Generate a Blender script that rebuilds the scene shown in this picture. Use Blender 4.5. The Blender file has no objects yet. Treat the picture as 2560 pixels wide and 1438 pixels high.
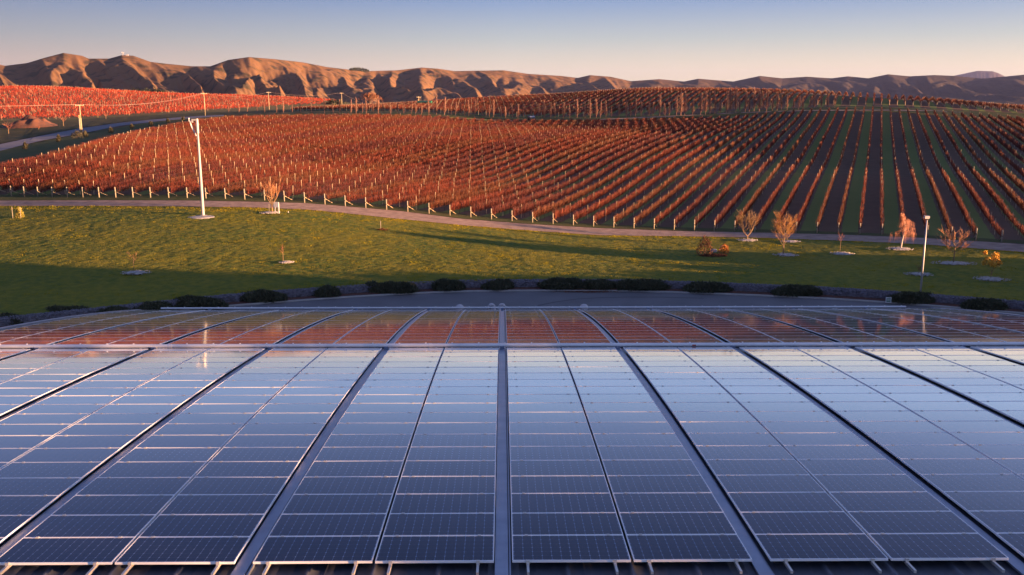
import bpy, math, random
import numpy as np
from mathutils import Vector, Matrix

random.seed(7)
rng = np.random.default_rng(11)
C = bpy.context.scene.collection
R = math.radians

# ------------------------------------------------------------------ camera, sky, sun, exposure
CAM_H, PITCH, YAW, FPX = 17.7, R(11.73), R(0.58), 2380.0
cam = bpy.data.cameras.new('camera')
cam.sensor_width = 36.0
cam.lens = FPX / 2560.0 * 36.0
cam.clip_start, cam.clip_end = 0.5, 60000
cam_ob = bpy.data.objects.new('camera', cam)
cam_ob.location = (0, 0, CAM_H)
cam_ob.rotation_euler = (math.pi / 2 - PITCH, 0, -YAW)
C.objects.link(cam_ob)
bpy.context.scene.camera = cam_ob

SUN_AZ, SUN_EL = R(107), R(4.3)
world = bpy.data.worlds.new('World')
bpy.context.scene.world = world
world.use_nodes = True
wn = world.node_tree
wn.nodes.clear()
sky = wn.nodes.new('ShaderNodeTexSky')
sky.sky_type = 'NISHITA'
sky.sun_disc = False
sky.sun_elevation = SUN_EL
sky.sun_rotation = SUN_AZ
sky.altitude = 100
sky.air_density = 1.0
sky.dust_density = 0.4
sky.ozone_density = 4.0
bg = wn.nodes.new('ShaderNodeBackground')
bg.inputs[1].default_value = 0.10
wo = wn.nodes.new('ShaderNodeOutputWorld')
# low evening air: a peach band along the horizon that turns to blue within a few degrees, the same all the way round,
# warmer and brighter towards the sun
tcw = wn.nodes.new('ShaderNodeTexCoord')
sepw = wn.nodes.new('ShaderNodeSeparateXYZ'); wn.links.new(tcw.outputs['Generated'], sepw.inputs[0])
rmp = wn.nodes.new('ShaderNodeValToRGB'); wn.links.new(sepw.outputs[2], rmp.inputs[0])
SKY_STOPS = [(z_, tuple(1.896 * q_ for q_ in c_)) for z_, c_ in ((0.0, (.98, .77, .57)), (.021, (.92, .75, .59)), (.050, (.56, .57, .585)), (.088, (.255, .34, .59)), (.14, (.29, .38, .62)), (.20, (.235, .30, .57)), (.30, (.175, .225, .48)), (.50, (.165, .22, .47)), (1.0, (.155, .21, .45)))]
els = rmp.color_ramp.elements
els[0].position, els[1].position = SKY_STOPS[0][0], SKY_STOPS[-1][0]
els[0].color, els[1].color = (*SKY_STOPS[0][1], 1), (*SKY_STOPS[-1][1], 1)
for p_, c_ in SKY_STOPS[1:-1]:
    e_ = els.new(p_); e_.color = (*c_, 1)
dotw = wn.nodes.new('ShaderNodeVectorMath'); dotw.operation = 'DOT_PRODUCT'
wn.links.new(tcw.outputs['Generated'], dotw.inputs[0]); dotw.inputs[1].default_value = (math.sin(SUN_AZ), math.cos(SUN_AZ), 0)
mrw = wn.nodes.new('ShaderNodeMapRange'); mrw.inputs['From Min'].default_value = -1; mrw.inputs['From Max'].default_value = 1
wn.links.new(dotw.outputs['Value'], mrw.inputs['Value'])
tint = wn.nodes.new('ShaderNodeValToRGB'); wn.links.new(mrw.outputs[0], tint.inputs[0])
tint.color_ramp.elements[0].color = (0.50, 0.46, 0.50, 1); tint.color_ramp.elements[1].color = (1.9, 1.7, 1.3, 1)
for p_, c_ in ((0.15, (.68, .61, .66)), (0.36, (.98, 1.0, 1.0)), (0.58, (1.12, 1.10, 1.04))):
    e_ = tint.color_ramp.elements.new(p_); e_.color = (*c_, 1)
mulw = wn.nodes.new('ShaderNodeMix'); mulw.data_type = 'RGBA'; mulw.blend_type = 'MULTIPLY'; mulw.inputs[0].default_value = 1.0
ins = [i for i in mulw.inputs if i.type == 'RGBA']; wn.links.new(rmp.outputs[0], ins[0]); wn.links.new(tint.outputs[0], ins[1])
mixw = wn.nodes.new('ShaderNodeMix'); mixw.data_type = 'RGBA'; mixw.inputs[0].default_value = 0.12
ins2 = [i for i in mixw.inputs if i.type == 'RGBA']
wn.links.new([o for o in mulw.outputs if o.type == 'RGBA'][0], ins2[0]); wn.links.new(sky.outputs[0], ins2[1])
wn.links.new([o for o in mixw.outputs if o.type == 'RGBA'][0], bg.inputs[0])
wn.links.new(bg.outputs[0], wo.inputs[0])

sun = bpy.data.lights.new('sun', 'SUN')
sun.energy = 5.0
sun.angle = R(0.5)
sun.color = (1.0, 0.53, 0.25)
sun_ob = bpy.data.objects.new('sun', sun)
S = Vector((math.sin(SUN_AZ) * math.cos(SUN_EL), math.cos(SUN_AZ) * math.cos(SUN_EL), math.sin(SUN_EL)))
sun_ob.rotation_euler = S.to_track_quat('Z', 'Y').to_euler()
sun_ob.location = (200, -60, 120)
C.objects.link(sun_ob)
vs = bpy.context.scene.view_settings
vs.view_transform = 'Standard'
vs.look = 'None'
vs.exposure = 2.4
vs.gamma = 1.0
vs.use_curve_mapping = False
bpy.context.scene.cycles.max_bounces = 6
bpy.context.scene.cycles.transparent_max_bounces = 4

# ------------------------------------------------------------------ pixel rays (used to measure where things stand)
cp, sp, cy, sy = math.cos(PITCH), math.sin(PITCH), math.cos(YAW), math.sin(YAW)
Fv = np.array([sy * cp, cy * cp, -sp]); Rv = np.array([cy, -sy, 0.0]); Uv = np.cross(Rv, Fv)
CAMP = np.array([0, 0, CAM_H])


def ray(px, py):
    return Fv + Rv * ((px - 1280.0) / FPX) + Uv * ((719.0 - py) / FPX)


def at_depth(px, py, Y):
    d = ray(px, py)
    return CAMP + d * (Y / d[1])


def on_plane(px, py, z=0.0):
    d = ray(px, py)
    return CAMP + d * ((z - CAM_H) / d[2])


# ------------------------------------------------------------------ mesh helpers
def link(o, parent=None, **props):
    C.objects.link(o)
    if parent is not None:
        o.parent = parent
    for k, v in props.items():
        if v is not None:
            o[k] = v
    return o


def mesh_np(name, V, F, mats, matidx=None, smooth=False, uv=None):
    me = bpy.data.meshes.new(name)
    V = np.asarray(V, dtype=np.float32); F = np.asarray(F, dtype=np.int32)
    n, k = F.shape
    me.vertices.add(len(V)); me.vertices.foreach_set('co', V.ravel())
    me.loops.add(n * k); me.loops.foreach_set('vertex_index', F.ravel())
    me.polygons.add(n)
    me.polygons.foreach_set('loop_start', np.arange(0, n * k, k, dtype=np.int32))
    me.polygons.foreach_set('loop_total', np.full(n, k, dtype=np.int32))
    for m in (mats if isinstance(mats, (list, tuple)) else [mats]):
        me.materials.append(m)
    if matidx is not None:
        me.polygons.foreach_set('material_index', np.asarray(matidx, dtype=np.int32))
    if smooth:
        me.polygons.foreach_set('use_smooth', np.ones(n, dtype=bool))
    if uv is not None:
        l = me.uv_layers.new(name='UVMap'); l.data.foreach_set('uv', np.asarray(uv, dtype=np.float32).ravel())
    me.update(calc_edges=True)
    return me


class MB:
    """collects simple shapes, builds one mesh"""

    def __init__(self):
        self.v, self.f, self.mi = [], [], []

    def add(self, V, F, mi=0):
        b = len(self.v)
        self.v += [tuple(map(float, p)) for p in V]
        self.f += [tuple(i + b for i in f) for f in F]
        self.mi += [mi] * len(F)
        return self

    def box(self, c, s, rot=None, mi=0):
        P = [(x * s[0] / 2, y * s[1] / 2, z * s[2] / 2) for z in (-1, 1) for y in (-1, 1) for x in (-1, 1)]
        if rot is not None:
            P = [tuple(rot @ Vector(p)) for p in P]
        P = [(p[0] + c[0], p[1] + c[1], p[2] + c[2]) for p in P]
        return self.add(P, [(0, 2, 3, 1), (4, 5, 7, 6), (0, 1, 5, 4), (2, 6, 7, 3), (0, 4, 6, 2), (1, 3, 7, 5)], mi)

    def beam(self, a, b, w, h, mi=0):
        a, b = Vector(a), Vector(b)
        d = b - a
        q = d.to_track_quat('Y', 'Z').to_matrix()
        return self.box((a + b) / 2, (w, d.length, h), q, mi)

    def tube(self, pts, rad, n=6, caps=True, mi=0):
        pts = [Vector(p) for p in pts]
        rad = rad if isinstance(rad, (list, tuple)) else [rad] * len(pts)
        V, F = [], []
        for i, p in enumerate(pts):
            d = (pts[min(i + 1, len(pts) - 1)] - pts[max(i - 1, 0)])
            if d.length < 1e-9:
                d = Vector((0, 0, 1))
            d.normalize()
            x = d.cross(Vector((0, 0, 1)) if abs(d.z) < .9 else Vector((0, 1, 0))).normalized()
            y = d.cross(x)
            for j in range(n):
                a = 2 * math.pi * j / n
                V.append(p + x * (math.cos(a) * rad[i]) + y * (math.sin(a) * rad[i]))
        for i in range(len(pts) - 1):
            for j in range(n):
                F.append((i * n + j, i * n + (j + 1) % n, (i + 1) * n + (j + 1) % n, (i + 1) * n + j))
        if caps:
            F.append(tuple(range(n - 1, -1, -1)))
            F.append(tuple(range((len(pts) - 1) * n, len(pts) * n)))
        return self.add(V, F, mi)

    def lathe(self, c, prof, n=12, mi=0):
        V, F = [], []
        for r, z in prof:
            for j in range(n):
                a = 2 * math.pi * j / n
                V.append((c[0] + r * math.cos(a), c[1] + r * math.sin(a), c[2] + z))
        for i in range(len(prof) - 1):
            for j in range(n):
                F.append((i * n + j, i * n + (j + 1) % n, (i + 1) * n + (j + 1) % n, (i + 1) * n + j))
        F.append(tuple(range((len(prof) - 1) * n, len(prof) * n)))
        return self.add(V, F, mi)

    def mesh(self, name, mats, smooth=False):
        me = bpy.data.meshes.new(name)
        me.from_pydata(self.v, [], self.f)
        for m in (mats if isinstance(mats, (list, tuple)) else [mats]):
            me.materials.append(m)
        me.polygons.foreach_set('material_index', np.array(self.mi, dtype=np.int32))
        if smooth:
            me.polygons.foreach_set('use_smooth', np.ones(len(self.f), dtype=bool))
        me.update()
        return me

    def build(self, name, mats, parent=None, loc=(0, 0, 0), smooth=False, **props):
        o = bpy.data.objects.new(name, self.mesh(name, mats, smooth))
        o.location = loc
        return link(o, parent, **props)


def obj(name, me, parent=None, loc=(0, 0, 0), **props):
    o = bpy.data.objects.new(name, me)
    o.location = loc
    return link(o, parent, **props)


def thing(name, label, cat, loc=(0, 0, 0), rz=0.0, group=None):
    o = bpy.data.objects.new(name, None)
    o.empty_display_size = 0.3
    o.location = loc
    o.rotation_euler = (0, 0, rz)
    return link(o, None, label=label, category=cat, group=group)


# ------------------------------------------------------------------ materials
def mat(name, col, rough=0.8, metal=0.0, var=None, scale=3.0, bump=0.0, bscale=20.0, detail=4.0, ior=1.5, spec=None, coords='Object', trans=0.0):
    m = bpy.data.materials.new(name)
    m.use_nodes = True
    nt = m.node_tree
    b = nt.nodes['Principled BSDF']
    b.inputs['Base Color'].default_value = (*col, 1)
    b.inputs['Roughness'].default_value = rough
    b.inputs['Metallic'].default_value = metal
    b.inputs['IOR'].default_value = ior
    if spec is not None:
        b.inputs['Specular IOR Level'].default_value = spec
    if trans:
        b.inputs['Subsurface Weight'].default_value = 0.0
    tc = nt.nodes.new('ShaderNodeTexCoord')
    if var is not None:
        n = nt.nodes.new('ShaderNodeTexNoise'); n.inputs['Scale'].default_value = scale; n.inputs['Detail'].default_value = detail
        nt.links.new(tc.outputs[coords], n.inputs['Vector'])
        r = nt.nodes.new('ShaderNodeValToRGB')
        r.color_ramp.elements[0].position = .32; r.color_ramp.elements[1].position = .68
        r.color_ramp.elements[0].color = (*col, 1); r.color_ramp.elements[1].color = (*var, 1)
        nt.links.new(n.outputs[0], r.inputs[0]); nt.links.new(r.outputs[0], b.inputs['Base Color'])
    if bump:
        n = nt.nodes.new('ShaderNodeTexNoise'); n.inputs['Scale'].default_value = bscale; n.inputs['Detail'].default_value = 5
        nt.links.new(tc.outputs[coords], n.inputs['Vector'])
        bp = nt.nodes.new('ShaderNodeBump'); bp.inputs['Strength'].default_value = bump; bp.inputs['Distance'].default_value = 0.05
        nt.links.new(n.outputs[0], bp.inputs['Height']); nt.links.new(bp.outputs[0], b.inputs['Normal'])
    return m


def N(nt, t, **inp):
    n = nt.nodes.new(t)
    for k, v in inp.items():
        n.inputs[k].default_value = v
    return n


def math_node(nt, op, a, b=None):
    n = nt.nodes.new('ShaderNodeMath'); n.operation = op
    for i, v in enumerate((a, b)):
        if v is None:
            continue
        if isinstance(v, (int, float)):
            n.inputs[i].default_value = v
        else:
            nt.links.new(v, n.inputs[i])
    return n.outputs[0]


def mix_col(nt, fac, a, b):
    n = nt.nodes.new('ShaderNodeMix'); n.data_type = 'RGBA'
    for s, v in (('A', a), ('B', b)):
        sock = [i for i in n.inputs if i.name == s and i.type == 'RGBA'][0]
        if isinstance(v, tuple):
            sock.default_value = (*v, 1)
        else:
            nt.links.new(v, sock)
    if isinstance(fac, (int, float)):
        n.inputs[0].default_value = fac
    else:
        nt.links.new(fac, n.inputs[0])
    return [o for o in n.outputs if o.type == 'RGBA'][0]


M = {}
M['frame'] = mat('panel_frame_aluminium', (.90, .90, .92), .45, 0.0)
M['rail'] = mat('rail_aluminium', (.70, .66, .62), .38, .5)
M['white_metal'] = mat('white_painted_metal', (.36, .36, .39), .45, 0, var=(.30, .30, .33), scale=1.2)
M['pipe_white'] = mat('white_pipe_coating', (.86, .86, .88), .4, 0, var=(.74, .74, .77), scale=1.5)
M['wall'] = mat('precast_wall', (.42, .40, .38), .8, 0, var=(.36, .34, .32), scale=.6)
M['zinc'] = mat('zinc_flashing', (.34, .38, .48), .38, .55, var=(.26, .30, .40), scale=2.2, bump=.05, bscale=8)
M['roof'] = mat('coated_roof_steel', (.13, .14, .18), .42, .35, var=(.10, .11, .14), scale=1.0)
M['dark'] = mat('dark_plastic', (.02, .02, .022), .6)
M['red_label'] = mat('red_sticker', (.45, .06, .04), .6)
M['asphalt'] = mat('asphalt', (.115, .112, .12), .75, 0, var=(.145, .14, .15), scale=.35, bump=.25, bscale=25)
M['concrete'] = mat('kerb_concrete', (.40, .38, .36), .85, 0, var=(.33, .31, .29), scale=1.4)
M['track'] = mat('gravel_track', (.22, .145, .115), .95, 0, var=(.36, .25, .20), scale=.9, bump=.6, bscale=9)
M['road'] = mat('far_road_seal', (.13, .13, .165), .85, 0, var=(.16, .16, .19), scale=.2)
M['bark_mulch'] = mat('dark_red_mulch', (.07, .030, .022), .95, 0, var=(.11, .045, .03), scale=3, bump=.6, bscale=10)
M['stone'] = mat('river_stone', (.085, .075, .09), .8, 0, var=(.19, .175, .21), scale=6, bump=.2, bscale=10)
M['shrub'] = mat('dark_shrub_leaf', (.040, .046, .024), .8, 0, var=(.085, .085, .042), scale=5)
M['white_stone'] = mat('white_stone_mulch', (.46, .44, .44), .9, 0, var=(.26, .24, .22), scale=5, bump=.6, bscale=14)
M['trunk'] = mat('young_bark', (.30, .20, .11), .85, 0, var=(.22, .14, .08), scale=5)
M['birch'] = mat('white_bark', (.72, .66, .58), .75, 0, var=(.5, .44, .38), scale=6)
M['twig'] = mat('orange_twigs', (.50, .26, .12), .8, 0, var=(.38, .18, .09), scale=4)
M['twig_brown'] = mat('brown_twigs', (.34, .21, .10), .8, 0, var=(.22, .14, .07), scale=4)
M['twig_pink'] = mat('russet_twigs', (.32, .12, .07), .8, 0, var=(.22, .08, .05), scale=4)
M['leaf_gold'] = mat('golden_leaf', (.42, .24, .035), .7, 0, var=(.30, .15, .03), scale=6)
M['leaf_yellow'] = mat('bright_yellow_leaf', (.75, .42, .04), .65, 0, var=(.60, .34, .05), scale=6)
M['leaf_russet'] = mat('russet_leaf', (.12, .035, .018), .75, 0, var=(.20, .07, .02), scale=8)
M['leaf_orange'] = mat('orange_leaf', (.42, .13, .02), .75, 0, var=(.5, .2, .03), scale=8)
M['leaf_green'] = mat('yellow_green_leaf', (.24, .22, .03), .7, 0, var=(.34, .28, .05), scale=6)
M['leaf_dark'] = mat('dark_tree_leaf', (.035, .035, .018), .75, 0, var=(.07, .06, .03), scale=.4)
M['post'] = mat('weathered_post_wood', (.46, .37, .24), .8, 0, var=(.32, .25, .16), scale=3)
M['strainer'] = mat('pale_strainer_wood', (.36, .32, .25), .8, 0, var=(.26, .23, .18), scale=3)
M['cane'] = [mat('red_orange_canes', (.205, .032, .009), .75, 0, var=(.10, .015, .006), scale=1.5, coords='Object'),
             mat('pink_red_canes', (.15, .024, .014), .75, 0, var=(.08, .013, .009), scale=1.5),
             mat('rust_canes', (.185, .050, .013), .75, 0, var=(.10, .025, .009), scale=1.5)]
M['vine_trunk'] = mat('vine_trunk_bark', (.09, .06, .045), .9)
M['poplar'] = mat('bare_poplar_twigs', (.36, .20, .15), .8, 0, var=(.26, .13, .10), scale=2)
M['soil_heap'] = mat('clay_heap', (.17, .062, .036), .95, 0, var=(.07, .035, .028), scale=.5, bump=.9, bscale=1.5)
M['green_tin'] = mat('green_tin_shed', (.02, .12, .075), .6)
M['black_tyre'] = mat('black_rubber', (.015, .015, .016), .8)
M['car_paint'] = mat('dark_car_paint', (.03, .035, .05), .25, .2)
M['glass'] = mat('car_glass', (.35, .38, .42), .08)
M['sign_green'] = mat('green_sign_print', (.10, .22, .16), .6)
M['sign_white'] = mat('white_sign_board', (.66, .66, .68), .5)
M['cable'] = mat('power_cable', (.55, .40, .32), .5)
M['grey_pole'] = mat('galvanised_pole', (.52, .50, .52), .5, .2)
M['pine'] = mat('pine_needles', (.018, .026, .014), .8, 0, var=(.03, .04, .02), scale=.3)


def panel_glass(name, gain, cap, r0, r1):
    m = bpy.data.materials.new(name); m.use_nodes = True
    nt = m.node_tree; b = nt.nodes['Principled BSDF']
    uv = N(nt, 'ShaderNodeUVMap'); sep = N(nt, 'ShaderNodeSeparateXYZ'); nt.links.new(uv.outputs[0], sep.inputs[0])

    def dist(s):      # distance to the nearest cell edge, in cells
        f = math_node(nt, 'FRACT', s)
        return math_node(nt, 'MINIMUM', f, math_node(nt, 'SUBTRACT', 1.0, f))
    dx, dy = dist(sep.outputs[0]), dist(sep.outputs[1])
    lx = math_node(nt, 'LESS_THAN', dx, .028)
    ly = math_node(nt, 'LESS_THAN', dy, .018)
    dot = math_node(nt, 'LESS_THAN', math_node(nt, 'ADD', dx, dy), .10)
    bus = math_node(nt, 'LESS_THAN', dist(math_node(nt, 'MULTIPLY', sep.outputs[1], 4.0)), .06)
    ln = math_node(nt, 'MAXIMUM', math_node(nt, 'MULTIPLY', lx, .45), math_node(nt, 'MULTIPLY', ly, .16))
    ln = math_node(nt, 'MAXIMUM', ln, dot)
    ln = math_node(nt, 'MAXIMUM', ln, math_node(nt, 'MULTIPLY', bus, .035))
    oi = N(nt, 'ShaderNodeObjectInfo')
    base = mix_col(nt, oi.outputs['Random'], (.0075, .0115, .033), (.0100, .0135, .039))
    col = mix_col(nt, ln, base, (.24, .31, .46))
    nt.links.new(col, b.inputs['Base Color'])
    b.inputs['Roughness'].default_value = .5
    b.inputs['Specular IOR Level'].default_value = .0
    # cover glass: Fresnel-like gloss that climbs steeply towards grazing angles, with a faint dust film
    tc = N(nt, 'ShaderNodeTexCoord'); n = N(nt, 'ShaderNodeTexNoise', Scale=1.3, Detail=4.0); nt.links.new(tc.outputs['Object'], n.inputs['Vector'])
    mr = N(nt, 'ShaderNodeMapRange'); mr.inputs['To Min'].default_value = r0; mr.inputs['To Max'].default_value = r1
    nt.links.new(n.outputs[0], mr.inputs['Value'])
    gl = N(nt, 'ShaderNodeBsdfGlossy'); gl.inputs['Color'].default_value = (.97, .98, 1, 1); nt.links.new(mr.outputs[0], gl.inputs['Roughness'])
    lw = N(nt, 'ShaderNodeLayerWeight', Blend=.5)
    f = math_node(nt, 'POWER', lw.outputs['Facing'], 7.0)
    f = math_node(nt, 'ADD', math_node(nt, 'MULTIPLY', f, gain), .006)
    f = math_node(nt, 'MINIMUM', f, cap)
    ms = N(nt, 'ShaderNodeMixShader'); nt.links.new(f, ms.inputs[0]); nt.links.new(b.outputs[0], ms.inputs[1]); nt.links.new(gl.outputs[0], ms.inputs[2])
    nt.links.new(ms.outputs[0], nt.nodes['Material Output'].inputs[0])
    return m


M['cells'] = panel_glass('solar_cells_under_glass', 4.8, .95, .035, .09)
M['cells_muted'] = panel_glass('solar_cells_under_muted_glass', 4.0, .56, .06, .11)  # far bank: same cells, reflection capped lower and a little rougher

TH = R(21.15)          # heading of the vine rows
ROW_W, U44 = 2.5, -0.72
ct, st = math.cos(TH), math.sin(TH)


def grass_mat(name, c1, c2, c3, s1=.08, s2=1.6):
    m = bpy.data.materials.new(name); m.use_nodes = True
    nt = m.node_tree; b = nt.nodes['Principled BSDF']; b.inputs['Roughness'].default_value = .9
    b.inputs['Specular IOR Level'].default_value = .15
    g = N(nt, 'ShaderNodeNewGeometry')
    a = N(nt, 'ShaderNodeTexNoise', Scale=s1, Detail=3.0); nt.links.new(g.outputs['Position'], a.inputs['Vector'])
    f = N(nt, 'ShaderNodeTexNoise', Scale=s2, Detail=5.0); nt.links.new(g.outputs['Position'], f.inputs['Vector'])
    ra = N(nt, 'ShaderNodeMapRange'); ra.inputs['From Min'].default_value = .38; ra.inputs['From Max'].default_value = .62; nt.links.new(a.outputs[0], ra.inputs['Value'])
    rf = N(nt, 'ShaderNodeMapRange'); rf.inputs['From Min'].default_value = .35; rf.inputs['From Max'].default_value = .65; nt.links.new(f.outputs[0], rf.inputs['Value'])
    col = mix_col(nt, ra.outputs[0], c1, c2)
    col = mix_col(nt, math_node(nt, 'MULTIPLY', rf.outputs[0], .6), col, c3)
    nt.links.new(col, b.inputs['Base Color'])
    bp = N(nt, 'ShaderNodeBump', Strength=.8, Distance=.08)
    n2 = N(nt, 'ShaderNodeTexNoise', Scale=7.0, Detail=4.0); nt.links.new(g.outputs['Position'], n2.inputs['Vector'])
    nt.links.new(n2.outputs[0], bp.inputs['Height']); nt.links.new(bp.outputs[0], b.inputs['Normal'])
    return m


M['lawn'] = grass_mat('lawn_turf', (.060, .105, .018), (.13, .140, .018), (.26, .205, .020))
M['verge'] = grass_mat('rough_verge_grass', (.050, .075, .024), (.075, .085, .028), (.10, .085, .035), .15, .8)
M['blade'] = mat('grass_blades', (.19, .20, .014), .85, 0, var=(.40, .31, .018), scale=.35, coords='Object', spec=.15)
def make_translucent(m, w):
    nt = m.node_tree; b = nt.nodes['Principled BSDF']
    src = b.inputs['Base Color'].links[0].from_socket
    t = N(nt, 'ShaderNodeBsdfTranslucent'); nt.links.new(src, t.inputs['Color'])
    ms = N(nt, 'ShaderNodeMixShader'); ms.inputs[0].default_value = w
    nt.links.new(b.outputs[0], ms.inputs[1]); nt.links.new(t.outputs[0], ms.inputs[2]); nt.links.new(ms.outputs[0], nt.nodes['Material Output'].inputs[0])


make_translucent(M['blade'], .4)
M['pasture'] = grass_mat('pasture', (.06, .062, .025), (.10, .085, .035), (.045, .05, .022), .02, .2)


def vineyard_soil():
    m = bpy.data.materials.new('vineyard_ground'); m.use_nodes = True
    nt = m.node_tree; b = nt.nodes['Principled BSDF']; b.inputs['Roughness'].default_value = .95
    b.inputs['Specular IOR Level'].default_value = .1
    g = N(nt, 'ShaderNodeNewGeometry'); sep = N(nt, 'ShaderNodeSeparateXYZ'); nt.links.new(g.outputs['Position'], sep.inputs[0])
    nz = N(nt, 'ShaderNodeTexNoise', Scale=.9, Detail=4.0); nt.links.new(g.outputs['Position'], nz.inputs['Vector'])
    u = math_node(nt, 'SUBTRACT', math_node(nt, 'MULTIPLY', sep.outputs[0], ct), math_node(nt, 'MULTIPLY', sep.outputs[1], st))
    q = math_node(nt, 'DIVIDE', math_node(nt, 'SUBTRACT', u, U44 - 200 * ROW_W), 2 * ROW_W)   # one green and one tilled alley per period
    q = math_node(nt, 'ADD', q, math_node(nt, 'MULTIPLY', math_node(nt, 'SUBTRACT', nz.outputs[0], .5), .10))
    f = math_node(nt, 'FRACT', q)
    green = math_node(nt, 'MULTIPLY', math_node(nt, 'GREATER_THAN', f, .56), math_node(nt, 'LESS_THAN', f, .95))
    n2 = N(nt, 'ShaderNodeTexNoise', Scale=.5, Detail=5.0); nt.links.new(g.outputs['Position'], n2.inputs['Vector'])
    soil = mix_col(nt, n2.outputs[0], (.10, .064, .046), (.155, .104, .074))
    grass = mix_col(nt, n2.outputs[0], (.12, .165, .05), (.165, .185, .06))
    col = mix_col(nt, green, soil, grass)
    nt.links.new(col, b.inputs['Base Color'])
    bp = N(nt, 'ShaderNodeBump', Strength=.7, Distance=.08)
    n3 = N(nt, 'ShaderNodeTexNoise', Scale=4.0, Detail=4.0); nt.links.new(g.outputs['Position'], n3.inputs['Vector'])
    nt.links.new(n3.outputs[0], bp.inputs['Height']); nt.links.new(bp.outputs[0], b.inputs['Normal'])
    return m


M['soil'] = vineyard_soil()


def hill_mat():
    m = bpy.data.materials.new('dry_hill_grass'); m.use_nodes = True
    nt = m.node_tree; b = nt.nodes['Principled BSDF']; b.inputs['Roughness'].default_value = .95
    b.inputs['Specular IOR Level'].default_value = .05
    g = N(nt, 'ShaderNodeNewGeometry')
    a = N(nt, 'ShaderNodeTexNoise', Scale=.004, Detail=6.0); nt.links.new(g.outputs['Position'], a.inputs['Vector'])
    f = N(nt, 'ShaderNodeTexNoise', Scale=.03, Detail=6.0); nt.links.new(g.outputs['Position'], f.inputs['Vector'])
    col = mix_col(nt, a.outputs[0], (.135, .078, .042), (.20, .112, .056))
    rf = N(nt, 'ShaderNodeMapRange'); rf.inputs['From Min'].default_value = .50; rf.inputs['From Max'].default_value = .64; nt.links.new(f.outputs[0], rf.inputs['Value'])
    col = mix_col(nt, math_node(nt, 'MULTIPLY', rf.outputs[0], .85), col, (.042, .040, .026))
    # shade painted into the colour of the right-hand ranges, deepening towards the right
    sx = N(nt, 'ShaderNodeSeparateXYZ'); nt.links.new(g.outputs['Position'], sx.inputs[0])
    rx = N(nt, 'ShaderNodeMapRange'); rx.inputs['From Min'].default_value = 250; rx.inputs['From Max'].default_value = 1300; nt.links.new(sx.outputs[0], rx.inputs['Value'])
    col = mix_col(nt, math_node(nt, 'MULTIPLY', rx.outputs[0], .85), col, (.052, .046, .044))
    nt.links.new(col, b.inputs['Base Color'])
    bp = N(nt, 'ShaderNodeBump', Strength=.5, Distance=6.0)
    nt.links.new(f.outputs[0], bp.inputs['Height']); nt.links.new(bp.outputs[0], b.inputs['Normal'])
    return m


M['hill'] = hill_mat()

# ------------------------------------------------------------------ terrain heightfield
ENDPX = [8.8, 49.2, 91.4, 133.6, 177.6, 220.8, 263, 306.6, 350.9, 394.5, 439.8, 485.2, 529.2, 576.7, 622.4, 669.8, 713.8, 761.3, 808.7, 854, 901, 952, 1008, 1066, 1120,
         1173.5, 1224.5, 1275.5, 1328.2, 1380.2, 1430.9, 1480.1, 1531.1, 1582.4, 1634.1, 1685, 1735, 1785.9, 1836.9, 1890, 1943, 1997.6, 2049.6, 2103, 2157.5, 2213, 2271.8,
         2328, 2385.4, 2445.9, 2505]
EPY_X = [0, 140, 307, 500, 622, 714, 854, 952, 1066, 1173, 1275, 1380, 1531, 1735, 1943, 2157, 2328, 2505]
EPY_Y = [494, 495, 496, 496, 500, 504, 514, 523, 533, 545, 555, 562, 570, 578, 583, 588, 594, 603]


def headland_Y(k, px):
    d = ray(px, 560)
    t = d[0] / d[1]
    u = U44 + ROW_W * (k - 44)
    return u / (t * ct - st)


head_w = []
for k, px in enumerate(ENDPX):
    Y = headland_Y(k, px) if k not in (43, 44, 45, 46) else None
    head_w.append([k, px, float(np.interp(px, EPY_X, EPY_Y)), Y])
ks = np.array([h[0] for h in head_w if h[3]]); ys = np.array([h[3] for h in head_w if h[3]])
pf = np.polyfit(ks, ys, 3)
for h in head_w:
    h[3] = float(np.polyval(pf, h[0]))

ctrl = []
for k in range(0, 51, 4):
    ctrl.append(at_depth(head_w[k][1], head_w[k][2], head_w[k][3]))
for px, py, Y in [(1185, 485, 146), (1185, 448, 163), (1185, 420, 176), (1185, 380, 196), (1185, 345, 232), (1185, 312, 286),
                  (300, 425, 146), (300, 390, 166), (300, 345, 220), (700, 420, 168), (700, 350, 222),
                  (2165, 500, 141.6), (2165, 420, 185), (2165, 340, 237), (2165, 280, 296), (1750, 296, 300), (1750, 420, 176), (1750, 340, 234), (2560, 302, 288), (2560, 420, 176),
                  (560, 291, 300), (900, 287, 300), (1100, 291, 296), (1330, 304, 293), (1500, 303, 296), (100, 347, 212), (0, 371, 186), (300, 313, 262),
                  (205, 335, 258), (513, 288, 352), (672, 273, 453), (855, 270, 515),
                  (1600, 228, 380), (1280, 249, 410), (1050, 268, 430), (2000, 234, 368), (2300, 253, 345), (2560, 279, 325), (1800, 230, 375), (1440, 240, 395),
                  (2165, 264, 322), (1800, 268, 325), (1300, 285, 325),
                  (0, 300, 330), (0, 262, 400), (0, 222, 500), (300, 296, 345), (300, 262, 430), (300, 232, 560), (600, 258, 500), (600, 243, 610), (850, 255, 620), (950, 268, 560),
                  (150, 222, 520)]:
    ctrl.append(at_depth(px, py, Y))
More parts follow.
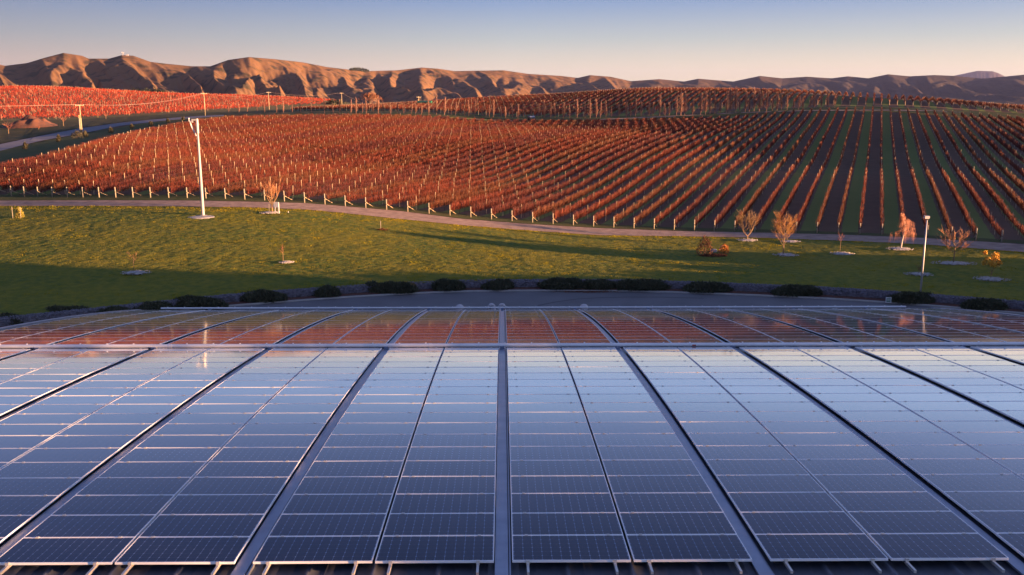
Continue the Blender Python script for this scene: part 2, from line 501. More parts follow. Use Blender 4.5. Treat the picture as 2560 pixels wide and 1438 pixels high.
for X, Y, z in [(-70, 66, .5), (-45, 72, .5), (-25, 79, .6), (0, 86, .75), (30, 86, .75), (52, 82, .75), (80, 76, .7), (-90, 40, 0), (-40, 40, -.2), (0, 60, -.15), (50, 60, -.15), (100, 40, -.1),
                (-70, 0, -.2), (0, 0, -.3), (80, 0, -.3), (150, 60, .5),
                (0, 520, 2), (120, 500, -2), (250, 480, -4), (350, 400, -2), (-60, 760, -10), (200, 760, -20), (-300, 760, 2), (400, 760, -20), (-420, 500, 22), (-420, 300, 12), (-300, 200, 5),
                (-200, 120, 3), (-420, 0, 2), (420, 0, 0), (420, 200, 4), (250, 200, 6), (250, 320, 8)]:
    ctrl.append(np.array([X, Y, z], float))
ctrl = np.array(ctrl)


def tps(r2):
    return np.where(r2 > 0, r2 * np.log(np.maximum(r2, 1e-12)), 0.0)


_n = len(ctrl); P2 = ctrl[:, :2] / 100.0
A = tps(((P2[:, None] - P2[None]) ** 2).sum(-1)) + np.eye(_n) * .02
Q = np.hstack([np.ones((_n, 1)), P2])
sol = np.linalg.solve(np.block([[A, Q], [Q.T, np.zeros((3, 3))]]), np.concatenate([ctrl[:, 2], np.zeros(3)]))
GX0, GX1, GY0, GY1, GS = -460.0, 460.0, -40.0, 800.0, 3.0
gx = np.arange(GX0, GX1 + .1, GS); gy = np.arange(GY0, GY1 + .1, GS)
HG = np.zeros((len(gy), len(gx)))
for j, yy in enumerate(gy):
    pts = np.stack([gx, np.full_like(gx, yy)], 1) / 100.0
    HG[j] = tps(((pts[:, None] - P2[None]) ** 2).sum(-1)) @ sol[:_n] + sol[_n] + pts @ sol[_n + 1:]


def hgt(x, y):
    fx = np.clip((np.asarray(x, float) - GX0) / GS, 0, len(gx) - 1.001); fy = np.clip((np.asarray(y, float) - GY0) / GS, 0, len(gy) - 1.001)
    i = fx.astype(int); j = fy.astype(int); a = fx - i; b = fy - j
    return (HG[j, i] * (1 - a) + HG[j, i + 1] * a) * (1 - b) + (HG[j + 1, i] * (1 - a) + HG[j + 1, i + 1] * a) * b


_T = np.concatenate([np.arange(58, 200, .25), np.arange(200, 795, .6)])


def cast(px, py, tmax=None):
    d = ray(px, py)
    d = d / d[1]
    p = CAMP[None] + d[None] * _T[:, None]
    below = p[:, 2] < hgt(p[:, 0], p[:, 1])
    i = int(np.argmax(below)) if below.any() else len(_T) - 1
    t = _T[i]
    if i > 0 and below.any():
        e0 = p[i - 1, 2] - hgt(p[i - 1, 0], p[i - 1, 1]); e1 = p[i, 2] - hgt(p[i, 0], p[i, 1])
        t = _T[i - 1] + (_T[i] - _T[i - 1]) * e0 / (e0 - e1)
    q = CAMP + d * t
    q[2] = hgt(q[0], q[1])
    return q


def grid_faces(ny, nx):
    a = np.arange(ny * nx).reshape(ny, nx)
    return np.stack([a[:-1, :-1], a[:-1, 1:], a[1:, 1:], a[1:, :-1]], -1).reshape(-1, 4)




def ribbon(name, rows, m, lift=.06, nx=90, nv=5, kind='structure', rough=0.0, world=None):
    """a sheet lying on the terrain between two edge lines measured in the photograph: rows = (px, py_far, py_near)"""
    rows = np.array(rows, float)
    xs = np.linspace(rows[0, 0], rows[-1, 0], nx)
    far = np.array([cast(x, y) for x, y in zip(xs, np.interp(xs, rows[:, 0], rows[:, 1]))])
    near = np.array([cast(x, y) for x, y in zip(xs, np.interp(xs, rows[:, 0], rows[:, 2]))])
    V = []
    for v in np.linspace(0, 1, nv):
        p = near * (1 - v) + far * v
        p[:, 2] = hgt(p[:, 0], p[:, 1]) + lift + rough * rng.random(len(p))
        V.append(p)
    o = obj(name, mesh_np(name, np.concatenate(V), grid_faces(nv, nx), m, smooth=True), kind=kind)
    return near, far


# ------------------------------------------------------------------ hills (polar heightfield)
SIL = np.array([(-700, 150), (-300, 148), (-120, 156), (0, 152), (15, 158), (45, 165), (100, 158), (140, 146), (190, 133), (235, 140), (250, 147), (300, 147), (333, 138), (360, 140), (400, 155), (440, 160), (500, 166), (545, 166),
                (590, 150), (640, 143), (700, 148), (770, 156), (830, 168), (880, 174), (930, 178), (1000, 176), (1060, 169), (1100, 172), (1140, 178), (1190, 177), (1260, 176), (1320, 185),
                (1400, 190), (1440, 195), (1470, 188), (1520, 192), (1570, 203), (1600, 201), (1640, 198), (1700, 204), (1735, 197), (1770, 200), (1820, 204), (1885, 190), (1940, 196),
                (2000, 192), (2060, 196), (2100, 191), (2150, 196), (2197, 186), (2250, 191), (2310, 188), (2360, 190), (2430, 197), (2480, 192), (2560, 184), (2800, 178), (3300, 172)], float)


def vnoise(x, seed):
    r = np.random.default_rng(seed).random(4096)
    i = np.floor(x).astype(int); f = x - i; f = f * f * (3 - 2 * f)
    return r[i % 4096] * (1 - f) + r[(i + 1) % 4096] * f


def vnoise2(x, y, seed):
    r = np.random.default_rng(seed).random((256, 256))
    i = np.floor(x).astype(int); j = np.floor(y).astype(int); a = x - i; b = y - j
    a = a * a * (3 - 2 * a); b = b * b * (3 - 2 * b)
    return (r[j % 256, i % 256] * (1 - a) + r[j % 256, (i + 1) % 256] * a) * (1 - b) + (r[(j + 1) % 256, i % 256] * (1 - a) + r[(j + 1) % 256, (i + 1) % 256] * a) * b


def px_angle(px):
    return np.arctan((px - 1280.0) / FPX) + YAW


def px_elev(px, py):
    d = np.array([ray(a, b) for a, b in zip(np.atleast_1d(px), np.atleast_1d(py))])
    return d[:, 2] / np.hypot(d[:, 0], d[:, 1])


def build_hills():
    ph = np.linspace(R(-43), R(44), 1500)
    pxs = 1280 + FPX * np.tan(ph - YAW)
    elev = px_elev(pxs, np.interp(pxs, SIL[:, 0], SIL[:, 1]))
    rc = np.interp(pxs, [-700, 0, 640, 1000, 1500, 2000, 2560, 3300], [2300, 2300, 2300, 2900, 3800, 4600, 4800, 4800])
    zc = CAM_H + rc * elev
    rf = rc * np.interp(pxs, [0, 640, 1100, 1500, 2600], [.58, .58, .54, .54, .56])
    zf = np.full_like(rc, -14.0)
    tt = np.concatenate([np.linspace(-1.0, 0, 14)[:-1], np.linspace(0, 1, 190), np.linspace(1.03, 1.5, 14)])
    T, PH = np.meshgrid(tt, ph, indexing='ij')
    RR = rf[None] + (rc - rf)[None] * T
    RR = np.where(T < 0, rf[None] + (rf[None] - 640) * T, RR)
    tc = np.clip(T, 0, 1)
    # spurs run down from the crest and lean to the right on the way down
    lean = (1 - tc) * .085
    a = (PH - lean) * 1000.0 / 27.0
    w = vnoise2(PH * 60, tc * 3.0, 3) * 1.2
    x1 = a + w
    xs_ = x1 + vnoise2(PH * 22, tc * 1.6, 9) * 2.4
    fr = xs_ % 2.0
    tri = np.where(fr < 1.15, fr / 1.15, (2.0 - fr) / .85)              # sharp spur crest, one flank steeper
    x2 = (PH - lean * .9) * 1000.0 / 14.0 + vnoise2(PH * 60, tc * 3, 21) * 2.6
    tri2 = np.abs((x2 % 2.0) - 1.0)
    x3 = (PH - lean * 1.1) * 1000.0 / 7.0 + vnoise2(PH * 150, tc * 7, 25) * 2.2
    tri3 = np.abs((x3 % 2.0) - 1.0)
    x4 = (PH - lean * 1.2) * 1000.0 / 3.2 + vnoise2(PH * 300, tc * 12, 27) * 2.2
    tri4 = np.abs((x4 % 2.0) - 1.0)
    H = (zc - zf)[None]
    env = np.clip(tc / .99, 0, 1) ** 1.25
    base = zf[None] + H * env
    amp = np.sin(np.clip(tc, 0, 1) ** 1.15 * math.pi) ** .8 * (0.4 + .6 * vnoise2(PH * 26, tc * 2, 5))
    soft = np.interp(pxs, [-700, 1000, 1500, 1800, 3300], [1, 1, .9, .6, .6])[None]
    Z = base - soft * H * (.46 * amp * (1 - tri) + .19 * amp * (1 - tri2) * (.3 + .7 * vnoise2(PH * 40, tc * 2.5, 15)) + .075 * amp * (1 - tri3) * (.3 + .7 * vnoise2(PH * 70, tc * 3, 16)) + .022 * amp * (1 - tri4))
    Z += H * .015 * amp * (vnoise2(PH * 200, tc * 12, 31) - .5)
    Z += H * .004 * (vnoise2(PH * 700, tc * 45, 41) - .5) * np.clip(amp, 0, 1)
    back = np.where(T > 1, (T - 1) * H * .9, 0)
    Z = Z - back
    Z = np.where(T < 0, zf[None] + (-14 - zf)[None] - 3 * np.abs(T), Z)
    V = np.stack([RR * np.sin(PH), RR * np.cos(PH), Z], -1).reshape(-1, 3)
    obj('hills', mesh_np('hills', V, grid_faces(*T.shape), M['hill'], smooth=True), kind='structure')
    # valley floor out to the horizon
    r = np.array([600.0, 2000, 6000, 20000, 45000]); f = np.linspace(R(-70), R(70), 40)
    RRv, FF = np.meshgrid(r, f, indexing='ij')
    obj('valley_floor', mesh_np('valley_floor', np.stack([RRv * np.sin(FF), RRv * np.cos(FF), np.full_like(RRv, -24.0)], -1).reshape(-1, 3), grid_faces(*RRv.shape), M['pasture']), kind='structure')
    # far flat-topped mountain
    p = np.array([(2300, 205), (2357, 190), (2385, 184), (2415, 177.5), (2432, 178), (2452, 178.5), (2468, 184), (2482, 191), (2530, 208)], float)
    xs = np.linspace(2300, 2530, 120)
    el = px_elev(xs, np.interp(xs, p[:, 0], p[:, 1])); an = px_angle(xs)
    t2 = np.linspace(0, 1, 24); rows = []
    for t in np.concatenate([t2, 1 + np.linspace(.05, 1, 8)]):
        rr = 11000 + 3000 * t
        z = np.where(t <= 1, (CAM_H + 14000 * el + 30) * t ** 1.1 - 30, (CAM_H + 14000 * el) * (2 - t))
        z = z - 14 * math.sin(min(t, 1) * math.pi) * vnoise(an * 700 + t * 3, 77)
        rows.append(np.stack([rr * np.sin(an), rr * np.cos(an), z], -1))
    V = np.array(rows)
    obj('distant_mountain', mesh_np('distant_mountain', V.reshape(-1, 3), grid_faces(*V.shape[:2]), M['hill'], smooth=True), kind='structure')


build_hills()

# ------------------------------------------------------------------ yard, kerb, bed
KERB_PX = [(560, 768), (700, 757), (850, 746), (1000, 737), (1130, 731), (1260, 729), (1400, 728.5), (1560, 729), (1760, 735), (1900, 741), (2060, 748), (2200, 757), (2325, 766), (2560, 786)]
kp = np.array([on_plane(a, b) for a, b in KERB_PX])
kp = np.vstack([[-75, 45, 0], [-55, 58, 0], [-42, 67, 0], kp, [60, 66, 0], [75, 58, 0]])
kx = np.linspace(-75, 75, 301)
o_ = np.argsort(kp[:, 0])
ky = np.interp(kx, kp[o_, 0], kp[o_, 1])
for _ in range(12):
    ky[1:-1] = .25 * ky[:-2] + .5 * ky[1:-1] + .25 * ky[2:]


def kerb_y(x):
    return float(np.interp(x, kx, ky))


V = np.concatenate([np.stack([kx, np.full_like(kx, -40.0), np.zeros_like(kx)], -1), np.stack([kx, ky, np.zeros_like(kx)], -1)])
obj('asphalt_yard', mesh_np('asphalt_yard', V, grid_faces(2, len(kx)), M['asphalt']), kind='structure')
XX, YY = np.meshgrid(gx, gy)
_kyy = np.interp(XX, kx, ky)
ZZ = np.where((YY < _kyy + 3.3) & (np.abs(XX) < 78), np.minimum(HG - .03, -.4), HG - .03)
obj('vineyard_ground', mesh_np('vineyard_ground', np.stack([XX, YY, ZZ], -1).reshape(-1, 3), grid_faces(*XX.shape), M['soil'], smooth=True), kind='structure')
# dark curving crack / sealed joint across the yard
jp = [on_plane(a, b) for a, b in [(1345, 764), (1390, 755), (1440, 748), (1500, 744.5), (1570, 743), (1650, 743), (1760, 746)]]
mb = MB()
for a, b in zip(jp[:-1], jp[1:]):
    d = (Vector(b) - Vector(a)).normalized(); n = Vector((-d.y, d.x, 0)) * .10
    a, b = Vector(a), Vector(b); z = Vector((0, 0, .004))
    mb.add([a - n + z, b - n + z, b + n + z, a + n + z], [(0, 1, 2, 3)])
mb.build('tar_seam', M['dark'], kind='structure')

prof = [(-.16, 0.0), (-.16, .115), (-.13, .13), (.02, .13), (.02, -.05)]
V = np.concatenate([np.stack([kx, ky + a + .17, np.full_like(kx, z)], -1) for a, z in prof])
obj('kerb', mesh_np('kerb', V, grid_faces(len(prof), len(kx)), M['concrete']), kind='structure')
V = np.concatenate([np.stack([kx, ky + .19, np.full_like(kx, .10)], -1), np.stack([kx, ky + 1.25, np.full_like(kx, .22)], -1)])
obj('mulch_bed', mesh_np('mulch_bed', V, grid_faces(2, len(kx)), M['bark_mulch']), kind='structure')

# ------------------------------------------------------------------ lawn, track, verges
TRACK = [(-120, 503, 516), (0, 503, 516), (250, 502, 516), (500, 503, 518), (640, 506, 520), (760, 509, 525), (850, 516, 533), (1000, 529, 549), (1150, 548, 564), (1300, 560, 576), (1500, 572, 590),
         (1700, 579, 592), (1900, 583, 596), (2100, 588, 603), (2300, 596, 612), (2560, 612, 632), (2700, 622, 645)]
tn, tf = ribbon('gravel_track', TRACK, M['track'], .07, 160, 5)
# lawn between the wall line and the near edge of the track, with real lumps in the turf
NXL, NVL = 520, 200
lx = np.linspace(-74, 66, NXL)
ly0 = np.interp(lx, kx, ky) + 1.2
o_ = np.argsort(tn[:, 0]); ly1 = np.interp(lx, tn[o_, 0], tn[o_, 1]) + .1
v = np.linspace(0, 1, NVL)[:, None]
LX = np.repeat(lx[None], NVL, 0); LY = ly0[None] * (1 - v) + ly1[None] * v
nse = vnoise2(LX * 1.3 + 50, LY * 1.3, 61) * .04 + vnoise2(LX * .35 + 9, LY * .35, 62) * .05 + rng.random(LX.shape) * .07
LZ = hgt(LX, LY) + .02 + nse
edge = np.clip(np.minimum(v, 1 - v) * 12, 0, 1)
LZ = hgt(LX, LY) + .03 + nse * edge
obj('lawn', mesh_np('lawn', np.stack([LX, LY, LZ], -1).reshape(-1, 3), grid_faces(NVL, NXL), M['lawn'], smooth=True), kind='structure')
nb = 520000
bi = rng.random(nb); bj = rng.random(nb)
bx = -72 + bi * 136
y0 = np.interp(bx, lx, ly0); y1 = np.interp(bx, lx, ly1)
by = y0 + (y1 - y0) * bj
clump = vnoise2(bx * .9, by * .9, 63) * .6 + vnoise2(bx * 3, by * 3, 64) * .4
hh = (.03 + .12 * rng.random(nb)) * np.clip(clump * 1.7 - .35, .2, 1.2)
an = rng.random(nb) * math.pi; wd = .018 + .030 * rng.random(nb)
bz = hgt(bx, by) + .05
dxv = np.cos(an) * wd; dyv = np.sin(an) * wd
V = np.stack([np.stack([bx - dxv, by - dyv, bz], -1), np.stack([bx + dxv, by + dyv, bz], -1),
              np.stack([bx + rng.normal(0, .05, nb), by + rng.normal(0, .05, nb), bz + hh], -1)], 1).reshape(-1, 3)
obj('grass', mesh_np('grass', V, np.arange(nb * 3).reshape(-1, 3), M['blade']), kind='stuff')

ribbon('grass_verge', [(-120, 488, 502.5), (0, 488, 502.5), (250, 488, 501.5), (500, 488, 502.5), (640, 490, 505), (760, 497, 509), (850, 504, 515), (1000, 518, 528), (1150, 536, 547), (1300, 550, 559), (1500, 562, 571),
                       (1700, 570, 578), (1900, 575, 582.5), (2100, 581, 587.5), (2300, 589, 595.5), (2560, 603, 611.5), (2700, 613, 621)], M['verge'], .05, 140, 4, rough=.03)
ribbon('roadside_verge', [(-150, 398, 445), (0, 378, 420), (110, 354, 408), (200, 337, 384), (330, 315, 343), (430, 303, 324), (560, 291, 306), (900, 290, 300)], M['verge'], .05, 80, 6, rough=.05)
ribbon('sealed_road', [(-150, 385, 405), (0, 362, 379), (100, 341, 354), (200, 322, 336), (300, 308, 316), (400, 298, 304), (480, 292, 297), (560, 288, 291)], M['road'], .12, 80, 4)
ribbon('paddock_grass', [(-150, 305, 384), (0, 303, 361), (100, 303, 340), (200, 299, 321), (300, 293, 307), (400, 288, 297), (480, 284, 291.5), (560, 280, 287.5), (800, 271, 284), (900, 268, 283)], M['pasture'], .06, 90, 10, rough=.15)
ribbon('far_track_verge', [(560, 283, 289), (880, 281, 286.5), (1100, 284, 291), (1330, 294, 302.5), (1500, 292, 302), (1750, 285, 294), (2000, 270, 280), (2165, 266, 277), (2400, 277, 291), (2560, 284, 300), (2700, 292, 312)], M['verge'], .05, 120, 5, rough=.1)
ribbon('far_track', [(1500, 299, 300.6), (1680, 290.5, 292.4), (1850, 281.8, 283.6), (2000, 277.2, 279.2), (2165, 275.2, 277.2), (2330, 276.6, 278.2), (2400, 281, 282)], M['track'], .12, 60, 3)


# ------------------------------------------------------------------ winery: vaulted roof with solar arrays
S0Y, S0Z, D0, DK = 14.355, CAM_H - 7.548, R(2.87), R(0.2120)     # panel surface at s=0, its slope there, slope gained per metre


def roof_pt(s, dn=0.0):
    """point of the vaulted roof profile at run s, dn metres below the panel surface"""
    n = 24
    if abs(s) < 1e-9:
        Y, Z = S0Y, S0Z
    else:
        ds = s / n
        q = (np.arange(n) + .5) * ds
        Y = S0Y + float(np.sum(np.cos(D0 + DK * q)) * ds)
        Z = S0Z - float(np.sum(np.sin(D0 + DK * q)) * ds)
    a = D0 + DK * s
    return Y - dn * math.sin(a), Z - dn * math.cos(a), a


S_EAVE, S_BACK = 42.0, -22.0
XL, XR = -21.95, 26.15
PW = 4.24
win = thing('winery_building', 'large winery shed with a gently vaulted dark steel roof covered in solar panels', 'building', (0, 0, 0))
ss = np.linspace(S_BACK, S_EAVE, 64)
DROP = .17
pp = [roof_pt(s, DROP) for s in ss]
# roof sheet with trapezoid ribs every 1.06 m
xs = []
zs = []
k = math.ceil(XL / 1.06)
xs.append(XL); zs.append(0.0)
while k * 1.06 < XR - .1:
    c = k * 1.06
    if c - .06 > XL + .02:
        for dx, dz in ((-.055, 0), (-.03, .05), (.03, .05), (.055, 0)):
            xs.append(c + dx); zs.append(dz)
        for dx, dz in ((.25, 0), (.26, .006), (.28, .006), (.29, 0), (.53, 0), (.54, .006), (.56, .006), (.57, 0), (.79, 0), (.80, .006), (.82, .006), (.83, 0)):
            if c + dx < XR - .05:
                xs.append(c + dx); zs.append(dz)
    k += 1
xs.append(XR); zs.append(0.0)
xs = np.array(xs); zs = np.array(zs)
V = np.array([[(x, p[0] + z * math.sin(p[2]), p[1] + z * math.cos(p[2])) for x, z in zip(xs, zs)] for p in pp])
roof = obj('roof', mesh_np('roof', V.reshape(-1, 3), grid_faces(len(ss), len(xs)), M['roof']), win)


def strip(name, x0, x1, s0, s1, dn, th, m, parent, n=30, uvs=None):
    mb = MB(); ring = []
    for s in np.linspace(s0, s1, n):
        y, z, a = roof_pt(s, dn); y2, z2, a2 = roof_pt(s, dn - th)
        ring.append([(x0, y, z), (x0, y2, z2), (x1, y2, z2), (x1, y, z)])
    V = [p for r in ring for p in r]; F = []
    for i in range(n - 1):
        for j in range(4):
            F.append((i * 4 + j, i * 4 + (j + 1) % 4, (i + 1) * 4 + (j + 1) % 4, (i + 1) * 4 + j))
    F += [(0, 3, 2, 1), tuple((n - 1) * 4 + j for j in range(4))]
    mb.add(V, F)
    return mb.build(name, m, parent)


for k in range(-4, 6):
    c = strip('rib_capping', k * PW - .135, k * PW + .085, S_BACK, S_EAVE - .1, DROP - .052, .035, M['zinc'], roof)
    strip('capping_fold', k * PW + .100, k * PW + .128, S_BACK, S_EAVE - .1, DROP - .002, .06, M['zinc'], roof)
strip('barge_capping', XL - .05, XL + .22, S_BACK, S_EAVE, DROP - .05, .10, M['white_metal'], win)
strip('barge_capping', XR - .22, XR + .05, S_BACK, S_EAVE, DROP - .05, .10, M['zinc'], win)
strip('side_gutter', XL - .50, XL - .34, S_BACK, S_EAVE - .2, DROP + .28, .12, M['zinc'], win)
ye, ze, ae = roof_pt(S_EAVE, DROP)
mb = MB(); mb.box((.5 * (XL + XR), ye + .09, ze - .06), (XR - XL + .2, .15, .13)); mb.build('eaves_gutter', M['zinc'], win)
# walls under the roof
yb, zb, _ = roof_pt(S_BACK, DROP)
mb = MB(); mb.box((.5 * (XL + XR), ye - .75, ze / 2 - .15), (XR - XL - 1.0, .2, ze - .4)); mb.build('wall', M['wall'], win)
for x in (XL + .35, XR - .35):
    V, F = [], []
    for i, (s) in enumerate(np.linspace(S_BACK + .3, S_EAVE - .9, 24)):
        y, z, _ = roof_pt(s, DROP + .08)
        V += [(x, y, -.1), (x, y, z), (x + .15, y, z), (x + .15, y, -.1)]
    for i in range(23):
        for j in range(4):
            F.append((i * 4 + j, i * 4 + (j + 1) % 4, (i + 1) * 4 + (j + 1) % 4, (i + 1) * 4 + j))
    MB().add(V, F).build('wall', M['wall'], win)
mb = MB(); mb.box((.5 * (XL + XR), yb + .5, zb / 2 - .1), (XR - XL - 1.0, .2, zb - .3)); mb.build('wall', M['wall'], win)

# panels
PNW, PNH, PTH, LIP = 1.945, 1.006, .040, .016
PITCH_S = 1.012
Vp, Fp = [], []
w2, h2 = PNW / 2, PNH / 2
o4 = [(-w2, -h2), (w2, -h2), (w2, h2), (-w2, h2)]
i4 = [(-w2 + LIP, -h2 + LIP), (w2 - LIP, -h2 + LIP), (w2 - LIP, h2 - LIP), (-w2 + LIP, h2 - LIP)]
Vf = [(x, y, 0) for x, y in o4] + [(x, y, 0) for x, y in i4] + [(x, y, -PTH) for x, y in o4] + [(x, y, -.004) for x, y in i4]
Ff = []
for j in range(4):
    n = (j + 1) % 4
    Ff += [(j, n, 4 + n, 4 + j), (8 + j, 8 + n, n, j), (4 + j, 4 + n, 12 + n, 12 + j)]
frame_me = MB().add(Vf, Ff).mesh('frame', M['frame'])
cell_me = mesh_np('solar_panel', [(x, y, -.003) for x, y in i4], [[0, 1, 2, 3]], M['cells'], uv=[(-.06, -.06), (12.06, -.06), (12.06, 6.06), (-.06, 6.06)])
cell_far_me = cell_me.copy(); cell_far_me.materials[0] = M['cells_muted']
SEC2 = 18 * PITCH_S + 3.1387 - PITCH_S
BANKS = [('near', 0.0, 19), ('far', SEC2, 19)]
ordn = ['first', 'second', 'third', 'fourth', 'fifth', 'sixth', 'seventh', 'eighth', 'ninth', 'tenth', 'eleventh', 'twelfth', 'thirteenth', 'fourteenth']


def surf(s, lift=0.0):
    y, z, a = roof_pt(s, -lift)
    return y, z, a


for bank, s0, nrow in BANKS:
    for k in range(-5, 6):
        side, idx = ('right', k) if k >= 0 else ('left', -k - 1)
        lab = '%s solar panel block %s of the central roof rib, %s' % (ordn[idx], side, 'near bank below the thick pipe' if bank == 'near' else 'far bank beyond the thick pipe')
        y, z, a = surf(s0)
        xc = (k + .5) * PW
        arr = thing('solar_array', lab, 'solar panels', (xc, y, z), 0, 'solar panel blocks on the winery roof')
        for c in (-1, 1):
            xo = c * (PNW / 2 + .024)
            for r in range(nrow):
                s = s0 + (r + .5) * PITCH_S
                y2, z2, a2 = surf(s)
                p = obj('solar_panel', cell_me if bank == 'near' else cell_far_me, arr, (xo, y2 - y, z2 - z + random.uniform(-.0015, .0015)))
                p.rotation_euler = (-a2 - (R(.2) if bank == 'near' else 0) + random.gauss(0, R(.06)), random.gauss(0, R(.08)), 0)
                f = obj('frame', frame_me, p)
            for fx in (-.37, .365):
                mb = MB(); cl = MB()
                pts = []
                sA = s0 - (.34 if bank == 'near' else .12)
                for s in np.linspace(sA, s0 + nrow * PITCH_S + .08, 22):
                    yy, zz, aa = surf(s, -.066)
                    pts.append((xo + fx * PNW, yy - y, zz - z))
                for q0, q1 in zip(pts[:-1], pts[1:]):
                    mb.beam(q0, q1, .04, .05)
                ra = mb.build('mounting_rail', M['rail'], arr)
                for r in range(nrow + 1):
                    yy, zz, aa = surf(s0 + r * PITCH_S + (-.012 if r == 0 else 0), .006)
                    rot = Matrix.Rotation(-aa, 3, 'X')
                    cl.box((xo + fx * PNW, yy - y, zz - z), (.055, .034, .012), rot)
                    if r == 0:
                        yy, zz, aa = surf(s0 - .022, -.03)
                        cl.box((xo + fx * PNW, yy - y, zz - z), (.055, .012, .075), rot)
                cl.build('panel_clamps', M['rail'], ra, kind='stuff')


def roof_pipe(name, label, x0, x1, s, rad, lift, sections=7):
    y, z, a = roof_pt(s, -lift)
    t = thing(name, label, 'pipe', (0, y, z))
    mb = MB(); mb.tube([(x0, 0, 0), (x1, 0, 0)], rad, 12); mb.build('pipe_run', M['pipe_white'], t, smooth=False)
    n = int((x1 - x0) / 3.1)
    for i in range(1, n):
        x = x0 + (x1 - x0) * i / n
        mb = MB(); mb.tube([(x - .06, 0, 0), (x + .06, 0, 0)], rad * 1.10, 12); mb.build('coupling', M['pipe_white'], t)
    yb_, zb_, a_ = roof_pt(s, DROP)
    dz = zb_ - z
    for k in range(-5, 7):
        if not x0 < k * PW < x1:
            continue
        mb = MB(); mb.box((k * PW - .02, -.02, dz / 2 - rad * .3), (.16, .22, -dz - .02 + .03)); mb.build('support_block', M['zinc'], t)
    cl = MB()
    xx = x0 + .4
    while xx < x1:
        cl.box((xx, 0, rad + .012), (.05, .05, .03)); xx += .97
    cl.build('pipe_clips', M['pipe_white'], t)
    return t


p1 = roof_pipe('roof_pipe', 'thick white pipe crossing the whole roof between the two banks of solar panels', XL + .3, XR - .3, 19.50, .074, .05)
mb = MB(); mb.box(((1752 - 1256) * 33.7 / FPX, -.070, -.005), (.14, .012, .05)); mb.build('red_sticker', M['red_label'], p1)
roof_pipe('roof_pipe', 'thin white pipe along the far eave of the roof, ending short of the right corner', -19.8, 23.55, 39.95, .048, .09)


def gooseneck(px, py, label, turn, r=.17):
    top = at_depth(px, py, ye + .55)
    base_z = .0
    t = thing('vent_pipe', label, 'vent pipe', (top[0], ye + .55, 0), turn, 'grey vent pipes rising behind the roof eave')
    h = top[2] - r * .9
    R_ = .15
    pts = [(0, 0, base_z), (0, 0, h - R_)]
    for i in range(0, 9):
        a = math.pi * i / 8
        pts.append((R_ - R_ * math.cos(a), 0, h - R_ + R_ * math.sin(a)))
    mb = MB(); mb.tube(pts[:2], r * .8, 12); mb.build('riser', M['grey_pole'], t, smooth=True)
    mb = MB(); mb.tube(pts[1:] + [(2 * R_, 0, h - R_ - .12)], r * .8, 12); mb.build('elbow', M['grey_pole'], t, smooth=True)


gooseneck(1235, 757.5, 'left one of two adjoining grey gooseneck vents behind the central roof rib', R(180), .13)
gooseneck(1249, 757.5, 'right one of two adjoining grey gooseneck vents behind the central roof rib', 0, .13)


def dome_vent(px, py, label):
    top = at_depth(px, py, ye + .6)
    t = thing('vent_cowl', label, 'vent', (top[0], ye + .6, 0), 0, 'rounded grey vent cowls behind the roof eave')
    mb = MB(); mb.lathe((0, 0, 0), [(.11, 0), (.11, top[2] - .32)], 12); mb.build('riser', M['grey_pole'], t, smooth=True)
    mb = MB(); mb.lathe((0, 0, top[2] - .32), [(.10, 0), (.25, .03), (.27, .09), (.24, .19), (.15, .28), (.03, .32)], 14); mb.build('cowl', M['grey_pole'], t, smooth=True)


dome_vent(1149, 761, 'rounded grey vent cowl behind the eave, left of the two gooseneck vents')
dome_vent(1460, 760, 'rounded grey vent cowl behind the eave, well right of the gooseneck vents')


# ------------------------------------------------------------------ stone wall and shrubs of the bed
def stone_bank():
    t = thing('stone_wall', 'low wall of purple grey river stones between the yard kerb and the lawn', 'wall', (0, 0, 0))
    V = []
    prof = [(1.02, .10), (1.06, .45), (1.16, .68), (1.34, .76), (1.75, .74), (1.9, .4)]
    for a, z in prof:
        V.append(np.stack([kx, ky + a, np.full_like(kx, z)], -1))
    obj('wall_core', mesh_np('wall_core', np.concatenate(V), grid_faces(len(prof), len(kx)), M['stone'], smooth=True), t)
    # stones: irregular 8-faced pebbles set into the face and top
    n = 13000
    x = rng.uniform(-45, 60, n); q = rng.random(n)
    a = np.interp(q, [0, .55, .75, 1], [1.02, 1.14, 1.34, 1.7]); z = np.interp(q, [0, .55, .75, 1], [.14, .66, .77, .76])
    y = np.interp(x, kx, ky) + a
    r = rng.uniform(.05, .11, n)
    base = np.array([(1, 0, 0), (0, 1, 0), (-1, 0, 0), (0, -1, 0), (0, 0, .75), (0, 0, -.75)])
    V = np.stack([x, y, z], -1)[:, None] + base[None] * r[:, None, None] * rng.uniform(.7, 1.3, (n, 6, 1))
    F = np.array([(0, 1, 4), (1, 2, 4), (2, 3, 4), (3, 0, 4), (1, 0, 5), (2, 1, 5), (3, 2, 5), (0, 3, 5)])
    F = (np.arange(n)[:, None, None] * 6 + F[None]).reshape(-1, 3)
    obj('river_stones', mesh_np('river_stones', V.reshape(-1, 3), F, M['stone'], smooth=True), t, kind='stuff')


